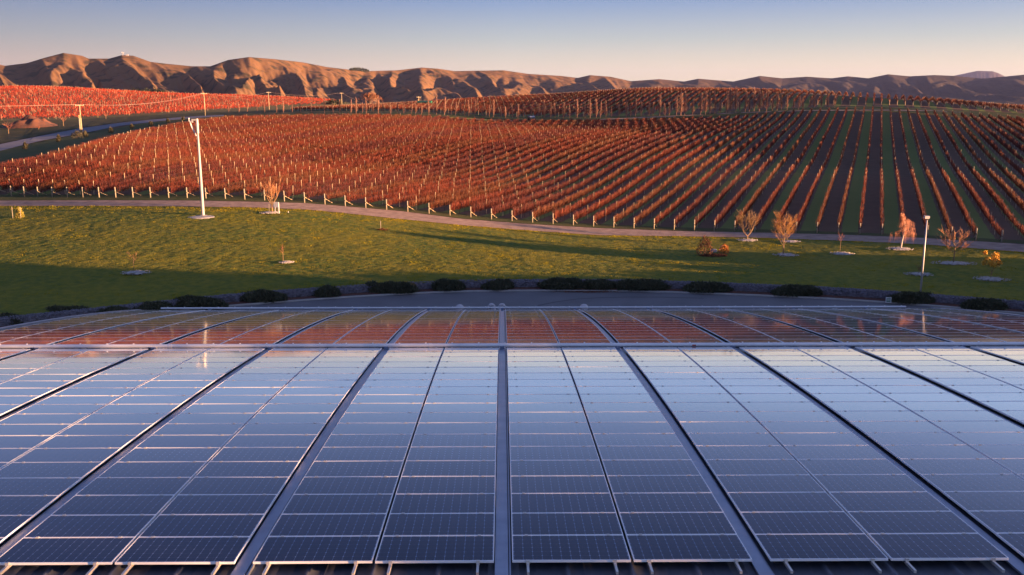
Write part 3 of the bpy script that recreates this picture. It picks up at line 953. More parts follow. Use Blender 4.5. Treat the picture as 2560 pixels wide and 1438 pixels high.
stone_bank()
SHRUBS = [  # px left, px right, py top, py bottom, label
    (-40, 60, 788, 812, 'dark low shrub at the lawn foot beside the left corner of the roof'),
    (120, 232, 766, 792, 'broad dark shrub beyond the left roof edge, second from the left'),
    (250, 330, 766, 784, 'small dark shrub beyond the left roof edge, third from the left'),
    (335, 430, 750, 772, 'dark shrub beyond the left roof edge, fourth from the left'),
    (430, 538, 735, 768, 'spreading dark shrub just left of the first patch of stone wall'),
    (596, 712, 721, 765, 'large dark shrub between the two leftmost patches of stone wall'),
    (790, 848, 709, 744, 'compact upright dark shrub left of the white kerb bend'),
    (926, 1040, 699, 733, 'wide dark shrub above the kerb, left of the left rounded vent cowl'),
    (1083, 1160, 694, 727, 'rounded dark shrub behind the left vent cowl'),
    (1207, 1276, 695, 727, 'rounded dark shrub directly behind the two gooseneck vents'),
    (1352, 1450, 688, 726, 'tallest dome shaped dark shrub above the red fallen leaves'),
    (1466, 1540, 694, 724, 'dark shrub right of the tallest dome shaped one'),
    (1562, 1676, 693, 728, 'broad dark shrub second to the right of the tallest dome'),
    (1716, 1822, 702, 733, 'low dark shrub in line below the russet garden bed'),
    (1937, 2056, 707, 745, 'wide dark shrub midway between russet garden bed and small notice sign'),
    (2236, 2340, 726, 760, 'dark shrub around the foot of the lamp post'),
    (2430, 2530, 742, 776, 'dark shrub at the right end of the stone wall'),
]


def leaf_blob(n, rx, ry, rz, size, seed):
    """leaf-sized faces spread through an uneven dome"""
    g = np.random.default_rng(seed)
    th = g.random(n) * 2 * math.pi; cz = g.random(n) ** .7
    rr = np.sqrt(np.clip(1 - cz ** 2, 0, 1))
    bump = .78 + .3 * vnoise2(th * 1.6, cz * 3, seed + 1) + .14 * vnoise2(th * 5, cz * 9, seed + 2)
    depth = 1 - .35 * g.random(n) ** 2
    c = np.stack([rx * rr * np.cos(th), ry * rr * np.sin(th), rz * cz], -1) * (bump * depth)[:, None]
    d = g.normal(size=(n, 3)); d /= np.linalg.norm(d, axis=1)[:, None]
    d[:, 2] = np.abs(d[:, 2]) + .3
    e = np.cross(d, g.normal(size=(n, 3))); e /= np.linalg.norm(e, axis=1)[:, None] + 1e-9
    s = size * g.uniform(.6, 1.4, n)[:, None]
    V = np.stack([c - e * s * .4, c + e * s * .4, c + d * s * 1.3], 1).reshape(-1, 3)
    return V, np.arange(n * 3).reshape(-1, 3)


for i, (x0, x1, yt, yb2, lab) in enumerate(SHRUBS):
    c = on_plane((x0 + x1) / 2, yb2 - 3, .1)
    ex = kerb_y(c[0]) + .95
    if c[0] > -34:
        c[1] = ex
        c[0] = ((x0 + x1) / 2 - 1280) / FPX * c[1] / math.cos(PITCH) * 1.0 + c[1] * math.tan(YAW)
    dist = c[1] / cp
    rx = (x1 - x0) / 2 / FPX * dist * 1.12
    top = at_depth((x0 + x1) / 2, yt, c[1] + .2)
    hz = max(.6, (top[2] - .1) * .74)
    t = thing('shrub', lab, 'shrub', (c[0], c[1], .1), 0, 'dark shrubs along the stone wall')
    V, F = leaf_blob(int(2600 * rx), rx, min(1.05, rx * .8), hz, .13, 300 + i * 5)
    gs = np.random.default_rng(i)
    for q in range(3):
        V2, F2 = leaf_blob(int(900 * rx), rx * gs.uniform(.35, .6), .7, hz * gs.uniform(.55, .98), .15, 700 + i * 7 + q)
        V2 = V2 + np.array([gs.uniform(-.85, .85) * rx, gs.uniform(-.3, .2), 0]); F = np.vstack([F, F2 + len(V)]); V = np.vstack([V, V2])
    obj('foliage', mesh_np('foliage', V, F, M['shrub']), t)
    mb = MB()
    for q in range(7):
        a = q * .9
        mb.tube([(0, 0, 0), (math.cos(a) * rx * .4, math.sin(a) * .4, hz * .4), (math.cos(a) * rx * .75, math.sin(a) * .6, hz * .55)], [.04, .03, .015], 4)
    mb.build('stems', M['vine_trunk'], t)

# fallen leaves on the kerb
n = 900
cx = rng.normal(0, 1, n); cyy = rng.normal(0, 1, n)
c0 = on_plane(1475, 730)
x = c0[0] + cx * 1.35; y = np.interp(x, kx, ky) + .05 + cyy * .28 - .05
n2 = 260
x = np.concatenate([x, rng.uniform(-14, 34, n2)]); y = np.concatenate([y, np.interp(x[n:], kx, ky) + rng.normal(.35, .3, n2)])
z = np.where(y > np.interp(x, kx, ky) + .01, .16, .01)
an = rng.random(len(x)) * 6.28; s_ = rng.uniform(.04, .10, len(x))
V = np.stack([np.stack([x + s_ * np.cos(an + b), y + s_ * np.sin(an + b), z + rng.random(len(x)) * .05], -1) for b in (0, 2.1, 4.2)], 1).reshape(-1, 3)
obj('fallen_leaves', mesh_np('fallen_leaves', V, np.arange(len(x) * 3).reshape(-1, 3), M['leaf_russet']), kind='stuff')


# ------------------------------------------------------------------ young trees on the lawn
def grow(mbt, mbw, p, d, L, r, depth, spread, up, seed, nchild=(3, 4), twigs=None, droop=0.0):
    g = random.Random(seed)
    pts = [Vector(p)]; dd = Vector(d).normalized(); n = 4
    for i in range(n):
        dd = (dd + Vector((g.gauss(0, .09), g.gauss(0, .09), up * .12 - droop * i * .12))).normalized()
        pts.append(pts[-1] + dd * (L / n))
    rad = [r * (1 - .55 * i / n) for i in range(n + 1)]
    (mbt if depth >= 2 else mbw).tube([tuple(q) for q in pts], rad, 5 if depth >= 2 else 3, caps=False)
    tips = [(pts[-1], dd)]
    if depth > 0:
        for c in range(g.randint(*nchild)):
            t = g.uniform(.35, 1.0)
            q = pts[min(n, int(t * n + .5))]
            ax = Vector((g.gauss(0, 1), g.gauss(0, 1), g.gauss(0, .35)))
            nd = (dd + ax.normalized() * spread).normalized()
            nd = (nd + Vector((0, 0, up))).normalized()
            tips += grow(mbt, mbw, q, nd, L * g.uniform(.55, .8), rad[min(n, int(t * n + .5))] * .6, depth - 1, spread, up, g.random(), nchild, twigs, droop)
    return tips


def mulch_ring(label, c, rx, ry, seed):
    g = random.Random(seed)
    t = thing('mulch_ring', label, 'mulch', c)
    n = 20; V = [(0, 0, .12)]; F = []
    for ring, (f, z) in enumerate(((.4, .11), (.68, .07), (.88, -.01))):
        for j in range(n):
            a = 2 * math.pi * j / n
            k = f * (1 + (g.uniform(-.34, .18) if ring == 2 else g.uniform(-.06, .06)))
            V.append((math.cos(a) * rx * k, math.sin(a) * ry * k, z + g.uniform(-.012, .012)))
    for j in range(n):
        F.append((0, 1 + j, 1 + (j + 1) % n))
        for rg in range(2):
            a = 1 + rg * n
            F.append((a + j, a + n + j, a + n + (j + 1) % n, a + (j + 1) % n))
    MB().add(V, F).build('stone_layer', M['white_stone'], t)
    m = MB()
    for q in range(190):
        a = g.random() * 6.28; rr = .25 + g.random() ** .7 * 1.05; s = g.uniform(.03, .075)
        p = Vector((math.cos(a) * rx * rr, math.sin(a) * ry * rr, .10 * max(0, 1 - rr) + .01))
        m.add([p + Vector((s, 0, 0)), p + Vector((-s * .6, s * .8, 0)), p + Vector((-s * .5, -s * .9, 0)), p + Vector((0, 0, s * .9))], [(0, 1, 3), (1, 2, 3), (2, 0, 3)])
    m.build('loose_stones', M['white_stone'], t, kind='stuff')


def scale_at(c):
    return (c[1] * cp + (CAM_H - c[2]) * sp) / FPX


def lawn_tree(px, pyb, pyt, label, style, mulch=None, mulch_label=None, seed=1, stake=False):
    c = cast(px, pyb); c[2] += .06
    m = scale_at(c); H = (pyb - pyt) * m
    t = thing('young_tree', label, 'tree', tuple(c), random.uniform(0, 6))
    trunk, tw = MB(), MB()
    bark, twm, leaf = M['trunk'], M['twig'], None
    if style == 'vase':
        h0 = H * .30
        trunk.tube([(0, 0, -.05), (.01, .01, h0)], [H * .026, H * .02], 7)
        for q in range(6):
            a = q * 1.05 + seed
            tips = grow(trunk, tw, (0, 0, h0 * .97), (math.cos(a) * .75, math.sin(a) * .75, .9), H * .42, H * .012, 2, .42, .35, seed * 10 + q, (3, 4))
        nt_ = 260
    elif style == 'round':
        h0 = H * .32
        trunk.tube([(0, 0, -.05), (.02, .0, h0), (.0, .03, H * .7)], [H * .02, H * .016, H * .006], 7)
        for q in range(11):
            a = q * 2.4 + seed
            grow(trunk, tw, (0, 0, h0 + (H * .36) * q / 11), (math.cos(a), math.sin(a), .75), H * .33, H * .009, 2, .55, .15, seed * 10 + q, (3, 4))
        bark = M['trunk']
    elif style == 'fork':
        h0 = H * .20
        trunk.tube([(0, 0, -.05), (0, 0, h0)], [H * .022, H * .02], 7)
        for a in (.2, 3.2):
            trunk.tube([(0, 0, h0), (math.cos(a) * H * .16, math.sin(a) * H * .1, h0 + H * .14), (math.cos(a) * H * .27, math.sin(a) * H * .15, h0 + H * .33)], [H * .017, H * .014, H * .01], 6, caps=False)
            for q in range(8):
                f = .35 + .65 * q / 8
                b = a + q * 1.9
                grow(trunk, tw, (math.cos(a) * H * .27 * f, math.sin(a) * H * .14 * f, h0 + H * .33 * f), (math.cos(b) * .6, math.sin(b) * .6, 1), H * .36, H * .007, 2, .5, .25, seed * 10 + q + a, (3, 4))
        twm = M['twig_brown']
    elif style == 'gold':
        h0 = H * .26
        trunk.tube([(0, 0, -.05), (.03, 0, h0), (.02, .02, H * .75)], [H * .018, H * .015, H * .006], 7)
        for q in range(12):
            a = q * 2.4 + seed
            grow(trunk, tw, (.02, 0, h0 + H * .42 * q / 12), (math.cos(a) * .8, math.sin(a) * .8, 1), H * .30, H * .007, 2, .5, .2, seed * 10 + q, (3, 4))
        leaf = (M['leaf_gold'], 3200, .075, (.0, .28))
    elif style == 'thin':
        trunk.tube([(0, 0, -.05), (.02, .01, H * .55), (-.02, .02, H)], [.03, .022, .008], 6)
        for q in range(8):
            a = q * 2.4 + seed
            grow(trunk, tw, (0, 0, H * (.62 + .045 * q)), (math.cos(a) * .8, math.sin(a) * .8, .8), H * .16, .008, 1, .6, .1, seed * 10 + q, (2, 3))
        twm = M['twig_pink']
    elif style == 'birch':
        trunk.tube([(0, 0, -.05), (.10, 0, H * .25), (.30, 0, H * .55), (.22, .05, H * .75), (-.25, .05, H * .97)], [.10, .085, .06, .045, .02], 8)
        bark = M['birch']; twm = M['twig_pink']
        g = random.Random(seed)
        ax_ = lambda z: float(np.interp(z, [0, H * .25, H * .55, H * .75, H], [0, .1, .3, .22, -.25]))
        for q in range(22):
            a = g.uniform(0, 6.28); z = H * g.uniform(.42, .93)
            L = H * (.40 if math.cos(a) > 0 else .27) * (1.12 - z / H) * 1.6 * g.uniform(.6, 1.1)
            e = Vector((ax_(z) + math.cos(a) * L, math.sin(a) * L * .8, z + H * .03 - L * .1))
            b0 = Vector((ax_(z), 0, z)); md = (b0 + e) / 2 + Vector((0, 0, H * .05))
            tw.tube([tuple(b0), tuple(md), tuple(e)], [.018, .011, .006], 3, caps=False)
            for w in range(24):
                f = g.uniform(.25, 1.05)
                b = b0.lerp(md, f * 2) if f < .5 else md.lerp(e, f * 2 - 1)
                b = b + Vector((g.gauss(0, .08), g.gauss(0, .10), g.gauss(0, .05)))
                dl = min(b.z - H * .10, H * g.uniform(.06, .34))
                s = .010
                b2 = b + Vector((g.gauss(0, .10), g.gauss(0, .10), -dl))
                tw.add([b + Vector((-s, 0, 0)), b + Vector((s, s, 0)), b2], [(0, 1, 2)])
    elif style == 'magnolia':
        trunk.tube([(0, 0, -.05), (.02, 0, H * .3)], [.035, .03], 6)
        for q in range(9):
            a = q * 2.4 + seed
            grow(trunk, tw, (0, 0, H * (.14 + .02 * q)), (math.cos(a) * .55, math.sin(a) * .55, 1), H * .52, .014, 1, .45, .2, seed * 10 + q, (2, 3))
        bark = M['twig_brown']; twm = M['twig_brown']
        leaf = (M['leaf_yellow'], 620, .20, (.35, 1.0))
    elif style == 'sapling':
        trunk.tube([(0, 0, -.05), (.0, .01, H)], [.028, .015], 6)
        for q in range(9):
            a = q * 2.4 + seed
            grow(trunk, tw, (0, 0, H * (.5 + .05 * q)), (math.cos(a), math.sin(a), .7), H * .30, .008, 1, .5, .1, seed * 10 + q, (2, 3))
        twm = M['twig_brown']; leaf = (M['leaf_russet'], 120, .06, (.4, 1.0))
    trunk.build('trunk', bark, t, smooth=True)
    # fine outer shoots from every twig
    g = np.random.default_rng(seed + 5)
    if style in ('vase', 'round', 'fork', 'gold', 'thin', 'sapling', 'magnolia') and tw.v:
        tv = np.array(tw.v); c3 = tv.mean(0)
        n = {'vase': 700, 'round': 1100, 'fork': 1500, 'gold': 900, 'thin': 90, 'sapling': 90, 'magnolia': 60}[style]
        pk = tv[g.integers(0, len(tv), n)]
        d = pk - np.array([0, 0, c3[2] * .55]); d /= np.linalg.norm(d, axis=1)[:, None] + 1e-6
        d = d + g.normal(0, .35, d.shape); L = H * g.uniform(.05, .13, n)[:, None]
        if style == 'vase':
            d[:, 2] += .6
        s = {'round': .017, 'fork': .017}.get(style, .012)
        e = g.normal(0, 1, (n, 3)); e[:, 2] = 0; e /= np.linalg.norm(e, axis=1)[:, None]
        Vs = np.stack([pk - e * s, pk + e * s, pk + d * L], 1).reshape(-1, 3)
        tw.add(Vs, [tuple(r) for r in np.arange(n * 3).reshape(-1, 3)])
    crown = tw.build('crown', twm, t)
    if leaf:
        lm, nl, sz, zr = leaf
        tv = np.array(tw.v); zz = tv[:, 2]
        if style == 'magnolia':
            tv = tv[zz > H * .55]
            cl = tv[g.integers(0, len(tv), 17)]
            pk = cl[g.integers(0, 17, nl)] + g.normal(0, H * .035, (nl, 3))
        else:
            tv = tv[zz > H * .3]
            pk = tv[g.integers(0, len(tv), nl)] + g.normal(0, .05, (nl, 3))
            if style == 'gold':
                pk = pk[(g.random(nl) < np.clip((pk[:, 2] / H - .30) * 2.2, .12, 1))]
        n = len(pk)
        d = g.normal(size=(n, 3)); d /= np.linalg.norm(d, axis=1)[:, None]
        e = np.cross(d, g.normal(size=(n, 3))); e /= np.linalg.norm(e, axis=1)[:, None]
        Vl = np.stack([pk, pk + d * sz * .5 + e * sz * .35, pk + d * sz, pk + d * sz * .5 - e * sz * .35], 1).reshape(-1, 3)
        obj('leaves', mesh_np('leaves', Vl, np.arange(n * 4).reshape(-1, 4), lm), crown)
    if stake:
        mb = MB(); sx = -.35
        mb.beam((c[0] + sx, c[1] - .1, c[2] - .1), (c[0] + sx + .01, c[1] - .1, c[2] + H * .33), .05, .05)
        o = mb.build('tree_stake', M['strainer'], None, label='thin pale stake beside the ' + stake, category='stake')
    if mulch:
        mulch_ring(mulch_label, (c[0] + mulch[2], c[1] - .1, c[2] + .12), mulch[0], mulch[1], seed)


lawn_tree(681, 535, 464, 'bare orange vase shaped young tree beside the white sign on two posts', 'vase', (1.05, .9, -.2), 'white stone ring under the vase shaped tree by the sign', 3, 'vase shaped tree and the white sign')
lawn_tree(708, 660, 619, 'small bare sapling with a short stem alone in the sunny lawn', 'thin', (.55, .5, .35), 'small pale mound at the foot of the lone sapling in the sunny lawn', 4)
lawn_tree(336, 686, 638, 'faint bare sapling in the shaded lower left lawn', 'sapling', (1.1, .95, .2), 'white stone ring in the shaded lower left lawn', 5)
lawn_tree(1868, 604, 540, 'bare brown tree with a forked trunk, left of the golden tree', 'fork', (1.0, .85, 0), 'white stone ring under the forked bare tree', 6)
lawn_tree(1958, 641, 546, 'golden leaved young tree overlapping the ends of the vine rows', 'gold', (1.05, .95, .2), 'white stone ring under the golden leaved tree', 7)
lawn_tree(1967, 607, 566, 'thin sapling half hidden behind the golden leaved tree', 'thin', (.9, .7, .4), 'pale stone ring half hidden behind the golden leaved tree', 8)
lawn_tree(2099, 638, 588, 'thin pinkish sapling between the golden tree and the birch', 'thin', (1.0, .9, .2), 'white stone ring under the thin pinkish sapling', 9)
lawn_tree(2251, 626, 530, 'weeping birch with white trunk and hanging russet twigs', 'birch', (1.15, .95, -.1), 'white stone ring under the weeping birch', 10)
lawn_tree(2383, 662, 581, 'round headed bare young tree right of the lamp post', 'round', (1.75, 1.0, .05), 'widest white stone ring, under the round headed tree', 11)
lawn_tree(2476, 702, 631, 'small tree with bright yellow leaf tufts at the right edge', 'magnolia', (1.3, 1.0, 0), 'white stone ring under the yellow leaf tree', 12)
lawn_tree(2296, 690, 668, 'tiny dark red sapling behind the lamp post', 'sapling', (1.1, .8, 0), 'white stone ring behind the lamp post', 13)


def small_bush(name, px, pyb, w, h, label, m, n=260, size=.1, seed=1, cat='bush', group=None, two=None):
    c = cast(px, pyb); s = scale_at(c)
    t = thing(name, label, cat, tuple(c), 0, group)
    V, F = leaf_blob(n, w * s / 2, w * s / 2.2, h * s, size, seed)
    obj('foliage', mesh_np('foliage', V, F, m), t)
    mb = MB()
    for q in range(4):
        mb.tube([(0, 0, -.05), (math.cos(q * 1.6) * w * s * .2, math.sin(q * 1.6) * w * s * .2, h * s * .6)], [.03, .012], 4)
    mb.build('stems', M['vine_trunk'], t)
    return c, s


c, s = small_bush('bush', 50, 546, 20, 26, 'small yellow green bush with two stakes on the upper left lawn', M['leaf_green'], 900, .09, 41)
for dx in (-.62, .35):
    mb = MB(); mb.beam((c[0] + dx, c[1] - .45, c[2]), (c[0] + dx, c[1] - .45, c[2] + 1.45), .05, .05)
    mb.build('bush_stake', M['strainer'], label='pale stake on the %s side of the yellow green bush' % ('left' if dx < 0 else 'right'), category='stake')
c = cast(952, 577)
MB().beam((c[0], c[1], c[2] - .1), (c[0], c[1], c[2] + 1.15), .07, .07).build('wooden_stake', M['strainer'], label='lone short wooden stake in the middle of the lawn below the track', category='stake')
V, F = leaf_blob(160, .7, .4, .25, .09, 55)
obj('weed_clump', mesh_np('weed_clump', V, F, M['leaf_russet']), None, (c[0] + .2, c[1] - .2, c[2]), label='low brown weed clump at the foot of the lone wooden stake', category='weeds')
# russet garden bed
small_bush('bush', 1762, 640, 42, 46, 'taller russet bush with pale seed heads at left of the garden bed', M['leaf_russet'], 900, .09, 43)
small_bush('bush', 1811, 636, 24, 26, 'small glowing orange bush at right of the garden bed', M['leaf_orange'], 600, .08, 44)
c = cast(1784, 643); s = scale_at(c)
V, F = leaf_blob(1500, 1.6, .9, .28, .09, 47)
obj('bed_plants', mesh_np('bed_plants', V, F, M['leaf_russet']), None, tuple(c), label='low dark red ground cover between the two bushes of the garden bed', category='plants')
c = cast(1784, 632)
mb = MB(); mb.lathe((0, 0, 0), [(.36, 0), (.40, .15), (.36, .33), (.22, .40)], 9)
mb.build('boulder', M['white_stone'], None, tuple(c), label='flat pale boulder in the garden bed beside the leaning post', category='boulder')
c = cast(1795, 633)
mb = MB(); mb.tube([(0, 0, -.1), (.18, 0, .45), (.36, 0, .78), (.50, .02, .86), (.56, .03, .66)], [.065, .06, .06, .055, .05], 8)
mb.build('leaning_post', mat('pink_painted_post', (.55, .22, .17), .6), None, tuple(c), smooth=True, label='bent pinkish post leaning between boulder and orange bush', category='post')


# ------------------------------------------------------------------ frost fan, lamp post, signs
c = cast(508, 541); s = scale_at(c); H = 240 * s
t = thing('frost_fan', 'tall white frost fan mast standing at the track edge of the lawn', 'frost fan', tuple(c))
mb = MB(); mb.lathe((0, 0, -.1), [(.195, 0), (.18, H * .3), (.12, H * .82), (.115, H * .86)], 16); mb.build('mast', M['white_metal'], t, smooth=True)
mb = MB(); mb.lathe((0, 0, H * .85), [(.16, 0), (.175, .05), (.17, H * .14), (.13, H * .15)], 12)
mb.box((-.26, -.05, H * .988), (.62, .26, .20)); mb.box((-.52, -.08, H * .970), (.18, .22, .24)); mb.build('gearbox', M['white_metal'], t)
mb = MB(); hub = Vector((-.78, -.12, H * .965))
mb.tube([(-.66, -.1, H * .965), tuple(hub)], .10, 10)
mb.build('hub', M['grey_pole'], t)
for sg, L in ((-1, 1.75), (1, .5)):
    mb = MB(); d = Vector((-sg * .30, .25, sg * 1.0)).normalized(); e = Vector((.25, .9, .1)).normalized()
    a = hub; b = hub + d * L
    for f0, f1, w0, w1 in ((0, .3, .07, .17), (.3, 1, .17, .09)):
        p0, p1 = a + d * L * f0, a + d * L * f1
        n = d.cross(e).normalized() * .02
        mb.add([p0 - e * w0 - n, p0 + e * w0 - n, p1 + e * w1 - n, p1 - e * w1 - n, p0 - e * w0 + n, p0 + e * w0 + n, p1 + e * w1 + n, p1 - e * w1 + n],
               [(0, 1, 2, 3), (7, 6, 5, 4), (0, 4, 5, 1), (2, 6, 7, 3), (1, 5, 6, 2), (0, 3, 7, 4)])
    mb.build('fan_blade', M['grey_pole'], t)
mb = MB(); mb.lathe((0, 0, -.05), [(1.9, 0), (1.75, .10), (.5, .16), (.35, .2)], 22); mb.build('base_pad', M['white_stone'], t)

c = cast(2301, 734); s = scale_at(c); H = 196 * s
t = thing('lamp_post', 'slim grey lamp post with a box lantern rising from the shrub bed', 'lamp post', tuple(c))
mb = MB(); mb.tube([(0, 0, -.4), (0, 0, H * .5), (0, 0, H * .96)], [.085, .07, .06], 10); mb.build('pole', M['grey_pole'], t, smooth=True)
mb = MB(); mb.box((-.05, 0, H * .985), (.40, .34, .20)); mb.build('lantern', M['grey_pole'], t)
mb = MB(); mb.box((-.05, 0, H * .985 - .115), (.34, .28, .03)); mb.build('lamp_glass', M['sign_white'], t)
mb = MB(); mb.box((.03, 0, H * .955), (.14, .14, .10)); mb.build('bracket', M['dark'], t)

c = cast(693, 536); s = scale_at(c)
t = thing('notice_sign', 'plain white sign panel on two white posts beside the vase shaped tree', 'sign', tuple(c), R(-12))
w = 9 * s; hgt_ = 31 * s
for x in (-w / 2, w / 2):
    mb = MB(); mb.box((x, 0, hgt_ / 2 - .05), (.12, .10, hgt_)); mb.build('post', M['sign_white'], t)
mb = MB(); mb.box((-.04, -.07, hgt_ * .80), (w + .16, .03, hgt_ * .40)); mb.build('board', M['sign_white'], t)
c = cast(721, 534)
MB().beam((c[0], c[1], c[2] - .05), (c[0], c[1], c[2] + .28), .07, .07).build('marker_peg', M['sign_white'], label='tiny white marker peg in the grass right of the white sign', category='peg')

c = on_plane(2226, 758, .15); c[1] = kerb_y(c[0]) - .30; s = c[1] / cp / FPX
c[0] = (2226 - 1280) / FPX * (c[1] * cp + (CAM_H - .8) * sp) + c[1] * math.tan(YAW)
top = at_depth(2226, 743.5, c[1])[2]; bot = at_depth(2226, 757, c[1])[2]
t = thing('notice_sign', 'small white bordered sign with green print in front of the stone wall', 'sign', (c[0], c[1], .1), 0)
sz = (top - bot)
mb = MB(); mb.box((0, 0, (top + bot) / 2 - .1), (sz * 1.02, .03, sz)); mb.build('board', M['sign_white'], t)
mb = MB(); mb.box((0, -.018, (top + bot) / 2 - .1), (sz * .72, .008, sz * .72)); mb.build('printed_panel', M['sign_green'], t)
mb = MB(); mb.box((0, -.025, (top + bot) / 2 - .1 + sz * .16), (sz * .56, .006, sz * .10))
for q in range(5):
    mb.box((-sz * .22 + q * sz * .11, -.025, (top + bot) / 2 - .1 - sz * .12 + (q % 2) * .02), (sz * .07, .006, sz * .12))
mb.build('print', M['sign_white'], t)
mb = MB(); mb.box((0, .03, (bot - .1) / 2 + .2), (.05, .04, bot + .35)); mb.build('post', M['grey_pole'], t)

# ------------------------------------------------------------------ vineyard rows
ZV = 5.93


def uv_w(u, v):
    return u * ct + v * st, -u * st + v * ct


def w_uv(x, y):
    return x * ct - y * st, x * st + y * ct


BACK_PX = [(-320, 458), (-100, 431), (0, 419), (110, 406), (200, 382), (330, 341), (430, 322), (560, 304), (720, 300), (880, 298), (1100, 302), (1330, 312), (1500, 311), (1750, 304), (1880, 297), (2000, 286), (2165, 280), (2300, 285), (2400, 293), (2560, 304), (2700, 319)]
bw = np.array([cast(a, b)[:2] for a, b in BACK_PX])
hw = np.array([at_depth(a, b, Y)[:2] for _, a, b, Y in head_w]); hu, hv = w_uv(hw[:, 0], hw[:, 1])
ext = []
for k in (54, 58, 64, 70):
    ext.append(uv_w(U44 + ROW_W * (k - 44), hv[50] + (k - 50) * (hv[50] - hv[46]) / 4))
left_ext = [uv_w(U44 + ROW_W * (-k - 44), hv[0] - k * (hv[4] - hv[0]) / 4) for k in (28, 14)]
right_end = uv_w(U44 + ROW_W * 26, 330)
BLOCK = np.array([list(p) for p in left_ext] + [list(p) for p in hw] + [list(p) for p in ext] + [list(right_end)] + [list(p) for p in bw[::-1]])


def in_poly(x, y, poly):
    c = np.zeros(len(x), bool); j = len(poly) - 1
    for i in range(len(poly)):
        xi, yi = poly[i]; xj, yj = poly[j]
        c ^= ((yi > y) != (yj > y)) & (x < (xj - xi) * (y - yi) / (yj - yi + 1e-12) + xi)
        j = i
    return c


LANDM = [(507, 'frost fan mast'), (952, 'lone wooden stake'), (1401, 'tallest dome shaped shrub'), (1790, 'russet garden bed'), (2308, 'lamp post')]


def row_label(k, kind):
    px = ENDPX[k] if 0 <= k < 51 else None
    if px is None:
        return ('vine row at the far left with its near end out of the picture' if k < 0 else 'vine row at the far right with its near end out of the picture')
    best = min(LANDM, key=lambda q: abs(q[0] - px))
    same = [j for j in range(51) if (ENDPX[j] < best[0]) == (px < best[0])]
    n = sum(1 for j in same if abs(ENDPX[j] - best[0]) < abs(px - best[0]))
    side = 'left' if px < best[0] else 'right'
    col = ['red orange', 'pinkish red', 'rust orange'][kind]
    return 'bare %s vine row, end post %s %s of the %s' % (col, ordn[n], side, best[1])


def cane_mesh(u, va, vb, dens, wid, name, mats, hbase=.52, hi=(.45, .98), seed=0, trunks=True, spread=.12):
    g = np.random.default_rng(seed)
    L = vb - va
    n = int(L * dens)
    v = va + g.random(n) * L
    gap = vnoise(v / 1.7 + seed * 13.1, 91)          # vines are planted about 1.8 m apart: thick and thin spots
    xq_, yq_ = uv_w(np.full(n, u), v)
    vig = .72 + .75 * vnoise2(xq_ * .045 + 7, yq_ * .045 + 3, 93)
    keep = g.random(n) < (.68 + .34 * gap) * np.clip(vig, .7, 1.3)
    v = v[keep]; vig = vig[keep]; n = len(v)
    uu = u + g.normal(0, .07, n)
    x, y = uv_w(uu, v); z = hgt(x, y)
    hb = hbase + g.random(n) * .35
    ln = g.uniform(*hi, n) * np.clip(vig, .75, 1.15) * (.84 + .26 * vnoise(v / .9 + seed, 92))
    du = g.normal(0, spread, n); dv = g.normal(0, .22, n)
    x1, y1 = uv_w(uu + du, v + dv)
    a = g.random(n) * math.pi
    wx, wy = np.cos(a) * wid, np.sin(a) * wid
    V = np.stack([np.stack([x - wx, y - wy, z + hb], -1), np.stack([x + wx, y + wy, z + hb], -1), np.stack([x1 + wx * .5, y1 + wy * .5, z + hb + ln], -1), np.stack([x1 - wx * .5, y1 - wy * .5, z + hb + ln], -1)], 1).reshape(-1, 3)
    F = np.arange(n * 4).reshape(-1, 4); mi = np.zeros(n, int)
    if trunks:
        vt = np.arange(va + .8, vb, 1.8); xt, yt = uv_w(np.full_like(vt, u), vt); zt = hgt(xt, yt); w = .028
        for ax in (0, 1):
            ex, ey = (w, 0) if ax else (0, w)
            Vt = np.stack([np.stack([xt - ex, yt - ey, zt - .05], -1), np.stack([xt + ex, yt + ey, zt - .05], -1), np.stack([xt + ex * .7, yt + ey * .7, zt + .9], -1), np.stack([xt - ex * .7, yt - ey * .7, zt + .9], -1)], 1).reshape(-1, 3)
            F = np.vstack([F, np.arange(len(vt) * 4).reshape(-1, 4) + len(V)]); V = np.vstack([V, Vt]); mi = np.concatenate([mi, np.ones(len(vt), int)])
    return mesh_np(name, V, F, mats, mi)


def posts_arrays(x, y, z, h, w):
    """square posts, five faces each"""
    n = len(x)
    b = np.array([(-1, -1), (1, -1), (1, 1), (-1, 1)]) * w / 2
    lo = np.stack([x[:, None] + b[None, :, 0], y[:, None] + b[None, :, 1], np.repeat((z - .1)[:, None], 4, 1)], -1)
    hi = lo.copy(); hi[:, :, 2] = (z + h)[:, None]
    V = np.concatenate([lo, hi], 1).reshape(-1, 3)
    F = np.array([(0, 1, 5, 4), (1, 2, 6, 5), (2, 3, 7, 6), (3, 0, 4, 7), (4, 5, 6, 7)])
    return V, (np.arange(n)[:, None, None] * 8 + F[None]).reshape(-1, 4)


